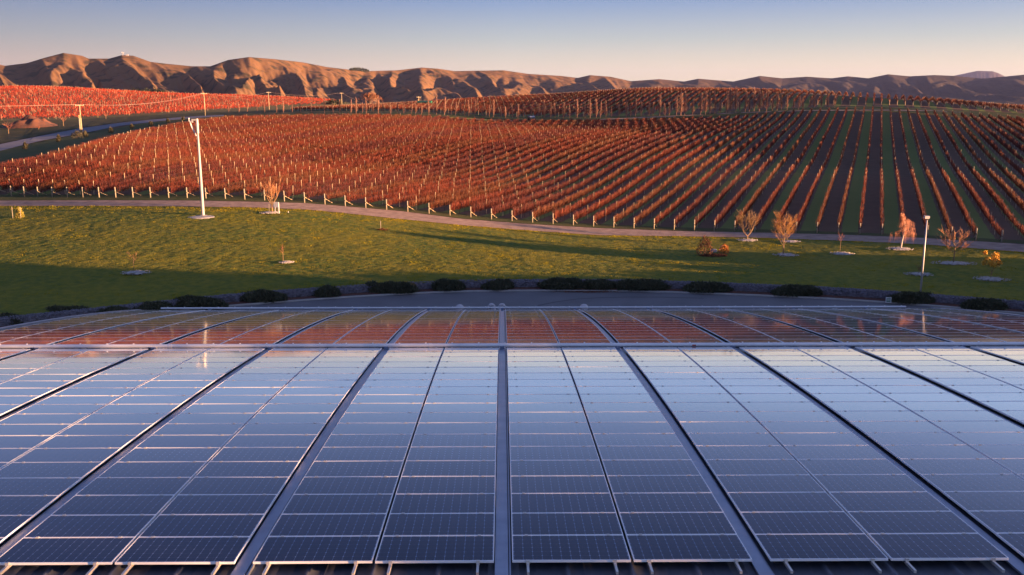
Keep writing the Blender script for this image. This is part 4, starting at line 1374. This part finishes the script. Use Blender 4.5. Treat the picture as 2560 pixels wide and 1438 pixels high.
mb = MB(); mb.box((0, 0, .85), (.07, .07, 2.08)); post_me = mb.mesh('post', M['post'])
mb = MB(); mb.tube([(0, 0, -.1), (0, 0, 1.42), (0, 0, 1.46)], [.078, .074, .05], 8); end_me = mb.mesh('end_post', M['strainer'], True)
mb = MB(); mb.tube([(0, 0, .74), (0, 0, .84)], .092, 8); band_me = mb.mesh('wire_tie', M['dark'])
mb = MB(); mb.tube([(0, .06, .78), (0, 1.9, .03)], .045, 6); brace_me = mb.mesh('brace', M['post'])
KINDS = [0, 0, 1, 0, 2, 1, 0, 2, 1, 2]
n_single = 0
for k in range(-32, 66):
    u = U44 + ROW_W * (k - 44)
    vq = np.arange(40, 420, .25); xq, yq = uv_w(np.full_like(vq, u), vq)
    okq = np.nonzero(in_poly(xq, yq, BLOCK))[0]
    if len(okq) < 40:
        continue
    run = max(np.split(okq, np.nonzero(np.diff(okq) > 1)[0] + 1), key=len)
    if len(run) < 40:
        continue
    va, vb = float(vq[run[0]]), float(vq[run[-1]])
    if 0 <= k < 51:
        va = float(hv[k])
    kind = KINDS[(k * 7 + 3) % 10]
    x0, y0 = uv_w(u, va); z0 = float(hgt(x0, y0))
    t = thing('vine_row', row_label(k, kind), 'vine row', (0, 0, 0), 0, 'vine rows in the near vineyard block')
    near = min(va + 45, vb)
    wide = float(np.interp(k, [14, 32], [1, 0]))          # the older vines in the western rows sprawl wider
    obj('canes', cane_mesh(u, va + .5, near, 86 + 40 * wide, .0135, 'canes', [M['cane'][kind], M['vine_trunk']], seed=k + 40, spread=.09 + .12 * wide), t)
    obj('canes', cane_mesh(u, near, vb, 50 + 26 * wide, .024, 'canes', [M['cane'][kind], M['vine_trunk']], seed=k + 140, trunks=False, spread=.09 + .14 * wide), t)
    rz = -TH
    e = obj('end_post', end_me, t, (x0, y0, z0))
    e.rotation_euler = (R(2), 0, rz)
    b = obj('wire_tie', band_me, e)
    b = obj('brace', brace_me, t, (x0, y0, z0)); b.rotation_euler = (0, 0, rz)
    j0 = math.ceil((va + 2.0) / ZV); vs_ = np.arange(j0, int(vb / ZV) + 1) * ZV
    if len(vs_) == 0:
        continue
    nn = min(6, len(vs_))
    for v_ in vs_[:nn]:
        x, y = uv_w(u + random.gauss(0, .03), v_ + random.gauss(0, .12))
        o = obj('post', post_me, t, (x, y, float(hgt(x, y))))
        o.rotation_euler = (random.gauss(0, R(1.2)), random.gauss(0, R(1.2)), rz)
    r_ = vs_[nn:]
    if len(r_):
        x, y = uv_w(np.full(len(r_), u) + rng.normal(0, .03, len(r_)), r_ + rng.normal(0, .12, len(r_)))
        V, F = posts_arrays(x, y, hgt(x, y), 1.84 + rng.normal(0, .07, len(r_)), .065)
        obj('trellis_posts', mesh_np('trellis_posts', V, F, M['post']), t, kind='stuff')
    # trellis wires
    vv = np.linspace(va, min(va + 60, vb), 14); x, y = uv_w(np.full_like(vv, u), vv); z = hgt(x, y)
    W = []; Fw = []
    for hw_ in (.85, 1.3):
        b0 = len(W) * 1
        for xx, yy, zz in zip(x, y, z):
            W += [(xx, yy, zz + hw_ - .006), (xx, yy, zz + hw_ + .006)]
        for i in range(len(vv) - 1):
            Fw.append((b0 + 2 * i, b0 + 2 * i + 2, b0 + 2 * i + 3, b0 + 2 * i + 1))
    obj('trellis_wires', mesh_np('trellis_wires', W, Fw, M['vine_trunk']), t)

# rows over the rise beyond the far track
SB = [(560, 280), (880, 278), (1100, 282), (1300, 292), (1500, 290), (1700, 274), (1850, 266), (2000, 262.5), (2165, 261.5), (2300, 264), (2400, 270), (2560, 280), (2700, 288)]
sw = np.array([cast(a, b) for a, b in SB]); su, sv = w_uv(sw[:, 0], sw[:, 1])
o_ = np.argsort(su); su, sv = su[o_], sv[o_]
for k in range(-36, 70):
    u = U44 + ROW_W * (k - 44)
    va = float(np.interp(u, su, sv))
    x0, y0 = uv_w(u, va)
    vb = va + np.interp(k, [-36, 0, 30, 70], [150, 135, 105, 90])
    kind = KINDS[(k * 3 + 1) % 10]
    t = thing('vine_row', 'distant red vine row climbing over the rise behind the bare poplars', 'vine row', (0, 0, 0), 0, 'vine rows on the far rise')
    me = cane_mesh(u, va + .5, vb, 26, .036, 'canes', [M['cane'][kind], M['vine_trunk']], hi=(.5, .9), hbase=.5, seed=k + 400, trunks=False)
    obj('canes', me, t)
    vs_ = np.concatenate([[va], np.arange(math.ceil((va + 2) / ZV), int(vb / ZV)) * ZV]); x, y = uv_w(np.full(len(vs_), u), vs_)
    V, F = posts_arrays(x, y, hgt(x, y), np.where(np.arange(len(vs_)) == 0, 1.45, 1.7), .12)
    obj('trellis_posts', mesh_np('trellis_posts', V, F, M['post']), t, kind='stuff')

# red hillside vineyard far on the left: too far to tell its rows apart
poly = np.array([cast(a, b)[:2] for a, b in [(-150, 303), (0, 301), (100, 299), (200, 296), (300, 291), (450, 282), (560, 275), (700, 266), (800, 262), (900, 257), (905, 249), (800, 245), (500, 239), (350, 233), (200, 224), (0, 221), (-150, 224)]])


def inside(x, y):
    c = np.zeros(len(x), bool); j = len(poly) - 1
    for i in range(len(poly)):
        xi, yi = poly[i]; xj, yj = poly[j]
        c ^= ((yi > y) != (yj > y)) & (x < (xj - xi) * (y - yi) / (yj - yi + 1e-12) + xi)
        j = i
    return c


x0, x1, y0, y1 = poly[:, 0].min(), poly[:, 0].max(), poly[:, 1].min(), poly[:, 1].max()
print('left hillside', x0, x1, y0, y1)
ca, sa = math.cos(R(-6)), math.sin(R(-6))
ur = np.arange(-520, 300, 2.6)
pts = []
n = 900000
u = rng.choice(ur, n) + rng.normal(0, .45, n); v = rng.uniform(150, 820, n)
x = u * ca + v * sa; y = -u * sa + v * ca
ok = inside(x, y); x, y = x[ok], y[ok]; n = len(x)
z = hgt(x, y); a = rng.random(n) * math.pi; w = .05
hb = .30 + .5 * rng.random(n); ln = rng.uniform(.35, .8, n)
wx, wy = np.cos(a) * w, np.sin(a) * w
xt, yt = x + rng.normal(0, .2, n), y + rng.normal(0, .2, n)
V = np.stack([np.stack([x - wx, y - wy, z + hb], -1), np.stack([x + wx, y + wy, z + hb], -1), np.stack([xt + wx, yt + wy, z + hb + ln], -1), np.stack([xt - wx, yt - wy, z + hb + ln], -1)], 1).reshape(-1, 3)
hv_ = obj('hillside_vineyard', mesh_np('hillside_vineyard', V, np.arange(n * 4).reshape(-1, 4), mat('bright_red_canes', (.29, .026, .004), .75, 0, var=(.18, .015, .003), scale=.05)), kind='stuff')
uu, vv = np.meshgrid(ur, np.arange(150, 820, 6.0)); uu = uu.ravel(); vv = vv.ravel() + rng.normal(0, .2, uu.size)
x = uu * ca + vv * sa; y = -uu * sa + vv * ca; ok = inside(x, y) & (rng.random(len(x)) < .4); x, y = x[ok], y[ok]
V, F = posts_arrays(x, y, hgt(x, y), 1.75 + rng.normal(0, .05, len(x)), .085)
obj('hillside_posts', mesh_np('hillside_posts', V, F, M['post']), hv_, kind='stuff')


# ------------------------------------------------------------------ bare poplars along the far track
def poplar_mesh(seed):
    g = random.Random(seed); V = []; F = []
    mb = MB()
    mb.tube([(0, 0, -.1), (g.gauss(0, .05), g.gauss(0, .05), 2.2), (g.gauss(0, .1), g.gauss(0, .1), 4.6)], [.045, .03, .010], 5)
    for q in range(300):
        z = g.uniform(.5, 4.2); a = g.random() * 6.28; L = g.uniform(.4, 1.15); o = g.uniform(.2, .8) * (1.1 - z / 5.5)
        b = Vector((0, 0, z)); e = b + Vector((math.cos(a) * o, math.sin(a) * o, L)); s = g.uniform(.012, .028)
        p = Vector((math.sin(a) * s, -math.cos(a) * s, 0))
        mb.add([b - p, b + p, e + p * .4, e - p * .4], [(0, 1, 2, 3)])
    return mb.mesh('poplar_sapling', M['poplar'])


pops = [poplar_mesh(s_) for s_ in range(6)]
px = 572.0
PB = [(560, 282), (880, 284), (1100, 287), (1300, 296.5), (1500, 296), (1750, 288), (2000, 274), (2110, 270)]
while px < 2090:
    py = np.interp(px, [p[0] for p in PB], [p[1] for p in PB]) + random.uniform(-1.5, 1.0)
    c = cast(px, py)
    big = np.interp(px, [560, 900, 1300, 1600, 1700, 1900, 2000, 2090], [.75, .95, 1.0, 1.1, 1.45, 1.4, 1.1, 1.15]) * random.uniform(.62, 1.18)
    o = obj('poplar_sapling', random.choice(pops), None, tuple(c), label='slim bare poplar sapling in the row along the far vineyard track', category='tree', group='bare poplar saplings along the far track')
    o.rotation_euler = (random.gauss(0, R(2)), random.gauss(0, R(2)), random.random() * 6.28)
    o.scale = (big * random.uniform(1.1, 1.6), big * random.uniform(1.1, 1.6), big)
    px += random.uniform(9, 20) if px > 860 else random.uniform(14, 34)

# ------------------------------------------------------------------ car on the far track
c = cast(1329, 302)
t = thing('parked_car', 'small dark car parked on the far vineyard track among the poplars', 'car', tuple(c), R(100))
prof = [(-2.1, .35), (-2.15, .8), (-1.9, .95), (-1.35, 1.0), (-.85, 1.5), (.9, 1.55), (1.6, 1.05), (2.1, .95), (2.15, .45), (2.0, .3)]
V = [(x, -.85, z) for x, z in prof] + [(x, .85, z) for x, z in prof]; n = len(prof)
MB().add(V, [tuple(range(n - 1, -1, -1)), tuple(range(n, 2 * n))] + [(i, (i + 1) % n, n + (i + 1) % n, n + i) for i in range(n)]).build('body', M['car_paint'], t)
mb = MB(); mb.add([(-1.28, -.78, 1.08), (-.88, -.72, 1.46), (-.88, .72, 1.46), (-1.28, .78, 1.08)], [(0, 1, 2, 3)])
mb.v = [(a - .012, b, c_ + .012) for a, b, c_ in mb.v]; mb.build('windscreen', M['glass'], t)
for sgn in (-1, 1):
    mb = MB(); mb.box((.05, sgn * .86, 1.27), (1.7, .02, .34)); mb.build('side_window', M['glass'], t)
    for x in (-1.35, 1.35):
        mb = MB(); mb.tube([(x, sgn * .70, .33), (x, sgn * .90, .33)], .33, 14); mb.build('wheel', M['black_tyre'], t)
mb = MB(); mb.box((0, 0, 1.58), (1.5, 1.3, .04)); mb.build('roof_panel', M['car_paint'], t)

# ------------------------------------------------------------------ left side: road shrubs, poles, heap, far trees, shed
RS = [(64, 374, 10, 16), (147, 356, 10, 17), (193, 347, 26, 18), (213, 344, 14, 16), (278, 333, 12, 13), (330, 322, 10, 11), (378, 315, 9, 10), (420, 307, 8, 9), (458, 302, 8, 8)]
RL = ['small roadside shrub nearest the left edge of the picture', 'upright roadside shrub second from the left edge', 'dark spreading shrub at the foot of the double wooden pole', 'shrub just right of the foot of the double wooden pole',
      'first roadside shrub right of the double wooden pole', 'second roadside shrub right of the double wooden pole', 'third roadside shrub right of the double wooden pole', 'fourth roadside shrub right of the double wooden pole', 'last small roadside shrub before the far pole']
for i, (a, b, w, h) in enumerate(RS):
    small_bush('roadside_shrub', a, b, w, h, RL[i], M['leaf_dark'], 220, .22, 70 + i, 'shrub', 'shrubs along the sealed road')

POLES = [(205, 336, 263), (513, 290, 234), (673, 274, 231), (855, 271, 233), (972, 262, 228), (1047, 263, 242)]
PLAB = ['tan wooden power pole with a paired stub beside the sealed road', 'power pole where the road bends, above the frost fan', 'power pole standing at the edge of the hillside vineyard', 'power pole in front of the low dark heap',
        'thin power pole with crossarm among the far scrub', 'short pale power pole beside the green shed']
tops = []
for i, (a, b, tpy) in enumerate(POLES):
    c = cast(a, b); s = scale_at(c); H = (b - tpy) * s
    t = thing('power_pole', PLAB[i], 'power pole', tuple(c), R(35), 'power poles crossing the vineyard')
    mb = MB(); mb.tube([(0, 0, -.2), (0, 0, H)], [.19, .13], 8); mb.build('pole', M['post'], t, smooth=True)
    if i in (0, 5):
        mb = MB(); mb.tube([(-.36, 0, -.2), (-.33, 0, H * .58)], [.18, .16], 8); mb.build('pole_stub', M['strainer'], t, smooth=True)
        mb = MB(); mb.box((-.2, 0, H * .60), (.62, .44, H * .10)); mb.build('strap_band', M['twig_brown'], t)
    mb = MB(); mb.box((0, -.15, H - .25), (2.0, .10, .12)); mb.build('crossarm', M['post'], t)
    for q in (-.9, -.3, .9):
        mb = MB(); mb.tube([(q, -.15, H - .2), (q, -.15, H)], .05, 6); mb.build('insulator', M['sign_white'], t)
    tops.append(c + np.array([0, 0, H]))
pre = tops[0] + np.array([-62, -55, 1.5])
allp = [pre] + tops
for i, (a, b) in enumerate(zip(allp[:-1], allp[1:])):
    for off in ((-.8, .8) if i < 2 else (0,)):
        pts = []
        for f in np.linspace(0, 1, 14):
            p = a * (1 - f) + b * f; sag = 4 * f * (1 - f) * (1.5 if i else .8)
            pts.append((p[0] + off * .8, p[1] - off * .5, p[2] - sag))
        MB().tube(pts, .022, 3, caps=False).build('power_line', M['cable'], label=('power line sagging from the left edge to the double wooden pole' if i == 0 else 'power line sagging between poles over the vineyard'),
                                                  category='power line', group='power lines between the poles')

# clay heap
c = cast(70, 320); s = scale_at(c)
n, m_ = 34, 18; V = []
for j in range(m_):
    for i in range(n):
        x = -1 + 2 * i / (n - 1); y = -1 + 2 * j / (m_ - 1)
        r_ = max(0, 1 - (x * x * .9 + y * y))
        ridge = (.55 + .45 * math.cos((x + .1) * 2.2)) * r_ ** .75
        V.append((x * 76 * s, y * 7.0, ridge * 24 * s * (1 + .8 * (vnoise2(np.array(x * 4 + 9), np.array(y * 3 + 5), 88) - .5) + .45 * (vnoise2(np.array(x * 11 + 9), np.array(y * 8 + 5), 89) - .5)) - .2))
obj('clay_heap', mesh_np('clay_heap', V, grid_faces(m_, n), M['soil_heap'], smooth=False), None, tuple(c + np.array([0, 4, 0])), label='long heap of red clay beside the road at the left edge', category='soil heap')
c = cast(838, 262); s = scale_at(c)
V, F = leaf_blob(300, 22 * s, 3.0, 9 * s, .9, 99)
obj('dark_heap', mesh_np('dark_heap', V, F, M['leaf_dark']), None, tuple(c), label='low dark scrub heap in front of the hillside vineyard', category='scrub')

for i, (a, b, h, lab) in enumerate([(22, 336, 32, 'small bare red tree in front of the clay heap'), (97, 325, 10, 'tiny stump sapling right of the clay heap foot'), (159, 316, 30, 'thin red sapling between the clay heap and the wooden pole'),
                                    (245, 294, 18, 'red sapling at the vineyard edge right of the wooden pole'), (265, 298, 16, 'second red sapling at the vineyard edge right of the wooden pole')]):
    c = cast(a, b); s = scale_at(c); H = h * s
    t = thing('young_tree', lab, 'tree', tuple(c))
    tr, tw = MB(), MB()
    tr.tube([(0, 0, -.1), (0, 0, H * .6)], [.07, .04], 5)
    for q in range(10):
        grow(tr, tw, (0, 0, H * (.35 + .03 * q)), (math.cos(q * 2.4), math.sin(q * 2.4), .8), H * .4, .05, 1, .6, .1, i * 20 + q, (3, 5))
    tr.build('trunk', M['trunk'], t); tw.build('crown', M['twig_pink'], t)


def far_tree(px, pyb, w, h, label, m, seed, name='far_tree', n=700, group=None, Y=None, size=.5):
    c = cast(px, pyb) if Y is None else at_depth(px, pyb, Y)
    s = scale_at(c)
    t = thing(name, label, 'tree', tuple(c), 0, group)
    rx, hz = w * s / 2, h * s
    g = np.random.default_rng(seed)
    Vs, Fs, nV = [], [], 0
    for q in range(5):
        V, F = leaf_blob(n // 5, rx * .55, rx * .5, hz * .5, size, seed * 9 + q)
        V = V + np.array([g.uniform(-.5, .5) * rx, g.uniform(-.4, .4) * rx, hz * g.uniform(.2, .5)])
        Vs.append(V); Fs.append(F + nV); nV += len(V)
    obj('crown', mesh_np('crown', np.concatenate(Vs), np.concatenate(Fs), m), t)
    mb = MB(); mb.tube([(0, 0, -.3), (0, 0, hz * .5)], [rx * .12, rx * .06], 6); mb.build('trunk', M['vine_trunk'], t)


FT = [(925, 262, 80, 30, 'russet scrub trees left of the thin far power pole', M['leaf_russet']), (990, 264, 60, 20, 'low dark scrub right of the thin far power pole', M['leaf_dark']),
      (1042, 262, 34, 36, 'tall dark tree behind the short pale pole', M['leaf_dark']), (1085, 256, 46, 24, 'dark tree right behind the green shed', M['leaf_dark']), (1118, 252, 44, 22, 'olive brown tree at the right end of the far clump', M['leaf_green'])]
for i, (a, b, w, h, lab, m_) in enumerate(FT):
    far_tree(a, b, w, h, lab, m_, 120 + i)
c = cast(1062, 266); s = scale_at(c)
t = thing('green_shed', 'small green tin shed beside the short pale power pole', 'shed', tuple(c), R(-10))
w, h = 34 * s, 11 * s
MB().box((0, 0, h / 2), (w, w * .5, h)).build('wall', M['green_tin'], t)
MB().add([(-w * .53, -w * .3, h), (w * .53, -w * .3, h), (w * .53, w * .3, h), (-w * .53, w * .3, h), (-w * .53, 0, h * 1.28), (w * .53, 0, h * 1.28)], [(0, 1, 5, 4), (3, 4, 5, 2), (0, 4, 3), (1, 2, 5)]).build('roof', M['green_tin'], t)

# pines on the skyline behind the left vineyard and on the middle hill
for i, a in enumerate([334, 345, 356, 366, 377, 388, 397, 408]):
    p = at_depth(a, 233.5, 700)
    t = thing('far_pine', 'tiny dark pine in the row on the skyline behind the hillside vineyard', 'tree', (p[0], p[1], p[2] - 1), 0, 'far pines behind the hillside vineyard')
    V, F = leaf_blob(120, 1.9, 1.9, random.uniform(2.0, 3.4) + 1.0, .7, 500 + i)
    obj('crown', mesh_np('crown', V, F, M['pine']), t)
for i in range(13):
    a = 886 + i * 3.6
    el = px_elev([a], [np.interp(a, SIL[:, 0], SIL[:, 1]) + 1.0])[0]; an = px_angle(a); r_ = float(np.interp(a, [640, 1000], [2300, 2900])) * .997
    h = (3 + 4.0 * math.sin(math.pi * (i + .7) / 13.5)) / FPX * r_
    t = thing('far_pine', 'tiny dark pine in the clump on the crest of the middle hill', 'tree', (r_ * math.sin(an), r_ * math.cos(an), CAM_H + r_ * el - 3), 0, 'pines on the crest of the middle hill')
    V, F = leaf_blob(150, 2.6, 2.6, h + 3, 1.6, 600 + i)
    obj('crown', mesh_np('crown', V, F, M['pine']), t)
# radio mast and hut on the left hill
an = px_angle(335); r_ = 2290.0; el = px_elev([335], [139])[0]
t = thing('radio_mast', 'tiny radio mast with dishes and huts on top of the left hill', 'mast', (r_ * math.sin(an), r_ * math.cos(an), CAM_H + r_ * el - 1))
mb = MB()
for x in (-1.6, 1.6):
    mb.beam((x, 0, 0), (x * .5, 0, 8.0), .45, .45)
mb.beam((-1.4, 0, 2.6), (1.2, 0, 5.2), .3, .3); mb.beam((1.4, 0, 2.6), (-1.2, 0, 5.2), .3, .3)
mb.build('tower', M['grey_pole'], t)
for x, z in ((-1.6, 7.4), (1.5, 6.4)):
    mb = MB(); mb.tube([(x, -.6, z), (x, .4, z)], [1.2, .5], 10); mb.build('dish', M['sign_white'], t)
mb = MB(); mb.box((8.5, 0, 1.5), (5.0, 3, 3.0)); mb.build('hut', M['white_metal'], t)

# ------------------------------------------------------------------ unseen trees added right of the frame to shade lawn, yard, roof and vineyard
def unseen_shade_tree(x, y, h, w, seed, lab, grp):
    z = float(hgt(x, y))
    t = thing('unseen_shade_tree', lab, 'tree', (x, y, z), 0, grp)
    g = np.random.default_rng(seed)
    Vs, Fs, nV = [], [], 0
    for q in range(7):
        V, F = leaf_blob(420, w * .62, w * .62, h * .36, .42, seed * 11 + q)
        V = V + np.array([g.uniform(-.3, .3) * w, g.uniform(-.3, .3) * w, h * (.02 + .60 * q / 6)])
        Vs.append(V); Fs.append(F + nV); nV += len(V)
    obj('crown', mesh_np('crown', np.concatenate(Vs), np.concatenate(Fs), M['leaf_dark']), t)
    mb = MB(); mb.tube([(0, 0, -.3), (0, 0, h * .8)], [.3, .08], 7); mb.build('trunk', M['vine_trunk'], t)


for i in range(36):
    unseen_shade_tree(59 + i * .25, -18 + i * 2.04, (16.5 if i < 31 else 12.0) * random.uniform(.95, 1.08), 3.4, 860 + i, 'tall unseen tree added to shade the winery yard and roof', 'tall unseen trees added to shade the yard and roof')
for i in range(12):
    yl_ = 57 + i * 2.9
    unseen_shade_tree(63 + random.uniform(-1, 1), yl_, float(np.interp(yl_, [56, 60, 63, 66, 69, 73, 80, 92], [10, 8.2, 7, 6, 5.0, 3.8, 3.0, 2.6])) * random.uniform(.94, 1.08), 2.8, 930 + i, 'low unseen tree added to shade the right side of the lawn', 'low unseen trees added to shade the lawn')
for i, (x_, y_, h_) in enumerate([(84, 78, 8.5)]):
    unseen_shade_tree(x_, y_, h_, 2.6, 955 + i, 'slim unseen tree added to throw a shadow streak across the lawn', 'slim unseen trees added for shadow streaks')
for i in range(20):
    yb_ = 164 + 168 * i / 19
    unseen_shade_tree(.56 * yb_ + 11 + random.uniform(-2, 2), yb_, float(np.interp(yb_, [164, 215, 250, 330], [5.5, 12, 19.5, 19.5])) * random.uniform(.9, 1.12), 6.0, 960 + i, 'tall unseen tree added to shade the back of the vineyard', 'unseen tree belt added to shade the vineyard')

# ------------------------------------------------------------------ evening haze
hz_ = bpy.data.materials.new('evening_haze'); hz_.use_nodes = True
hz_.node_tree.nodes.remove(hz_.node_tree.nodes['Principled BSDF'])
pv = hz_.node_tree.nodes.new('ShaderNodeVolumePrincipled')
pv.inputs['Color'].default_value = (.40, .48, 1.0, 1); pv.inputs['Density'].default_value = 2.2e-5; pv.inputs['Anisotropy'].default_value = .1
hz_.node_tree.links.new(pv.outputs[0], hz_.node_tree.nodes['Material Output'].inputs['Volume'])
MB().box((0, 7000, 150), (30000, 18000, 360)).build('haze', hz_, kind='stuff')
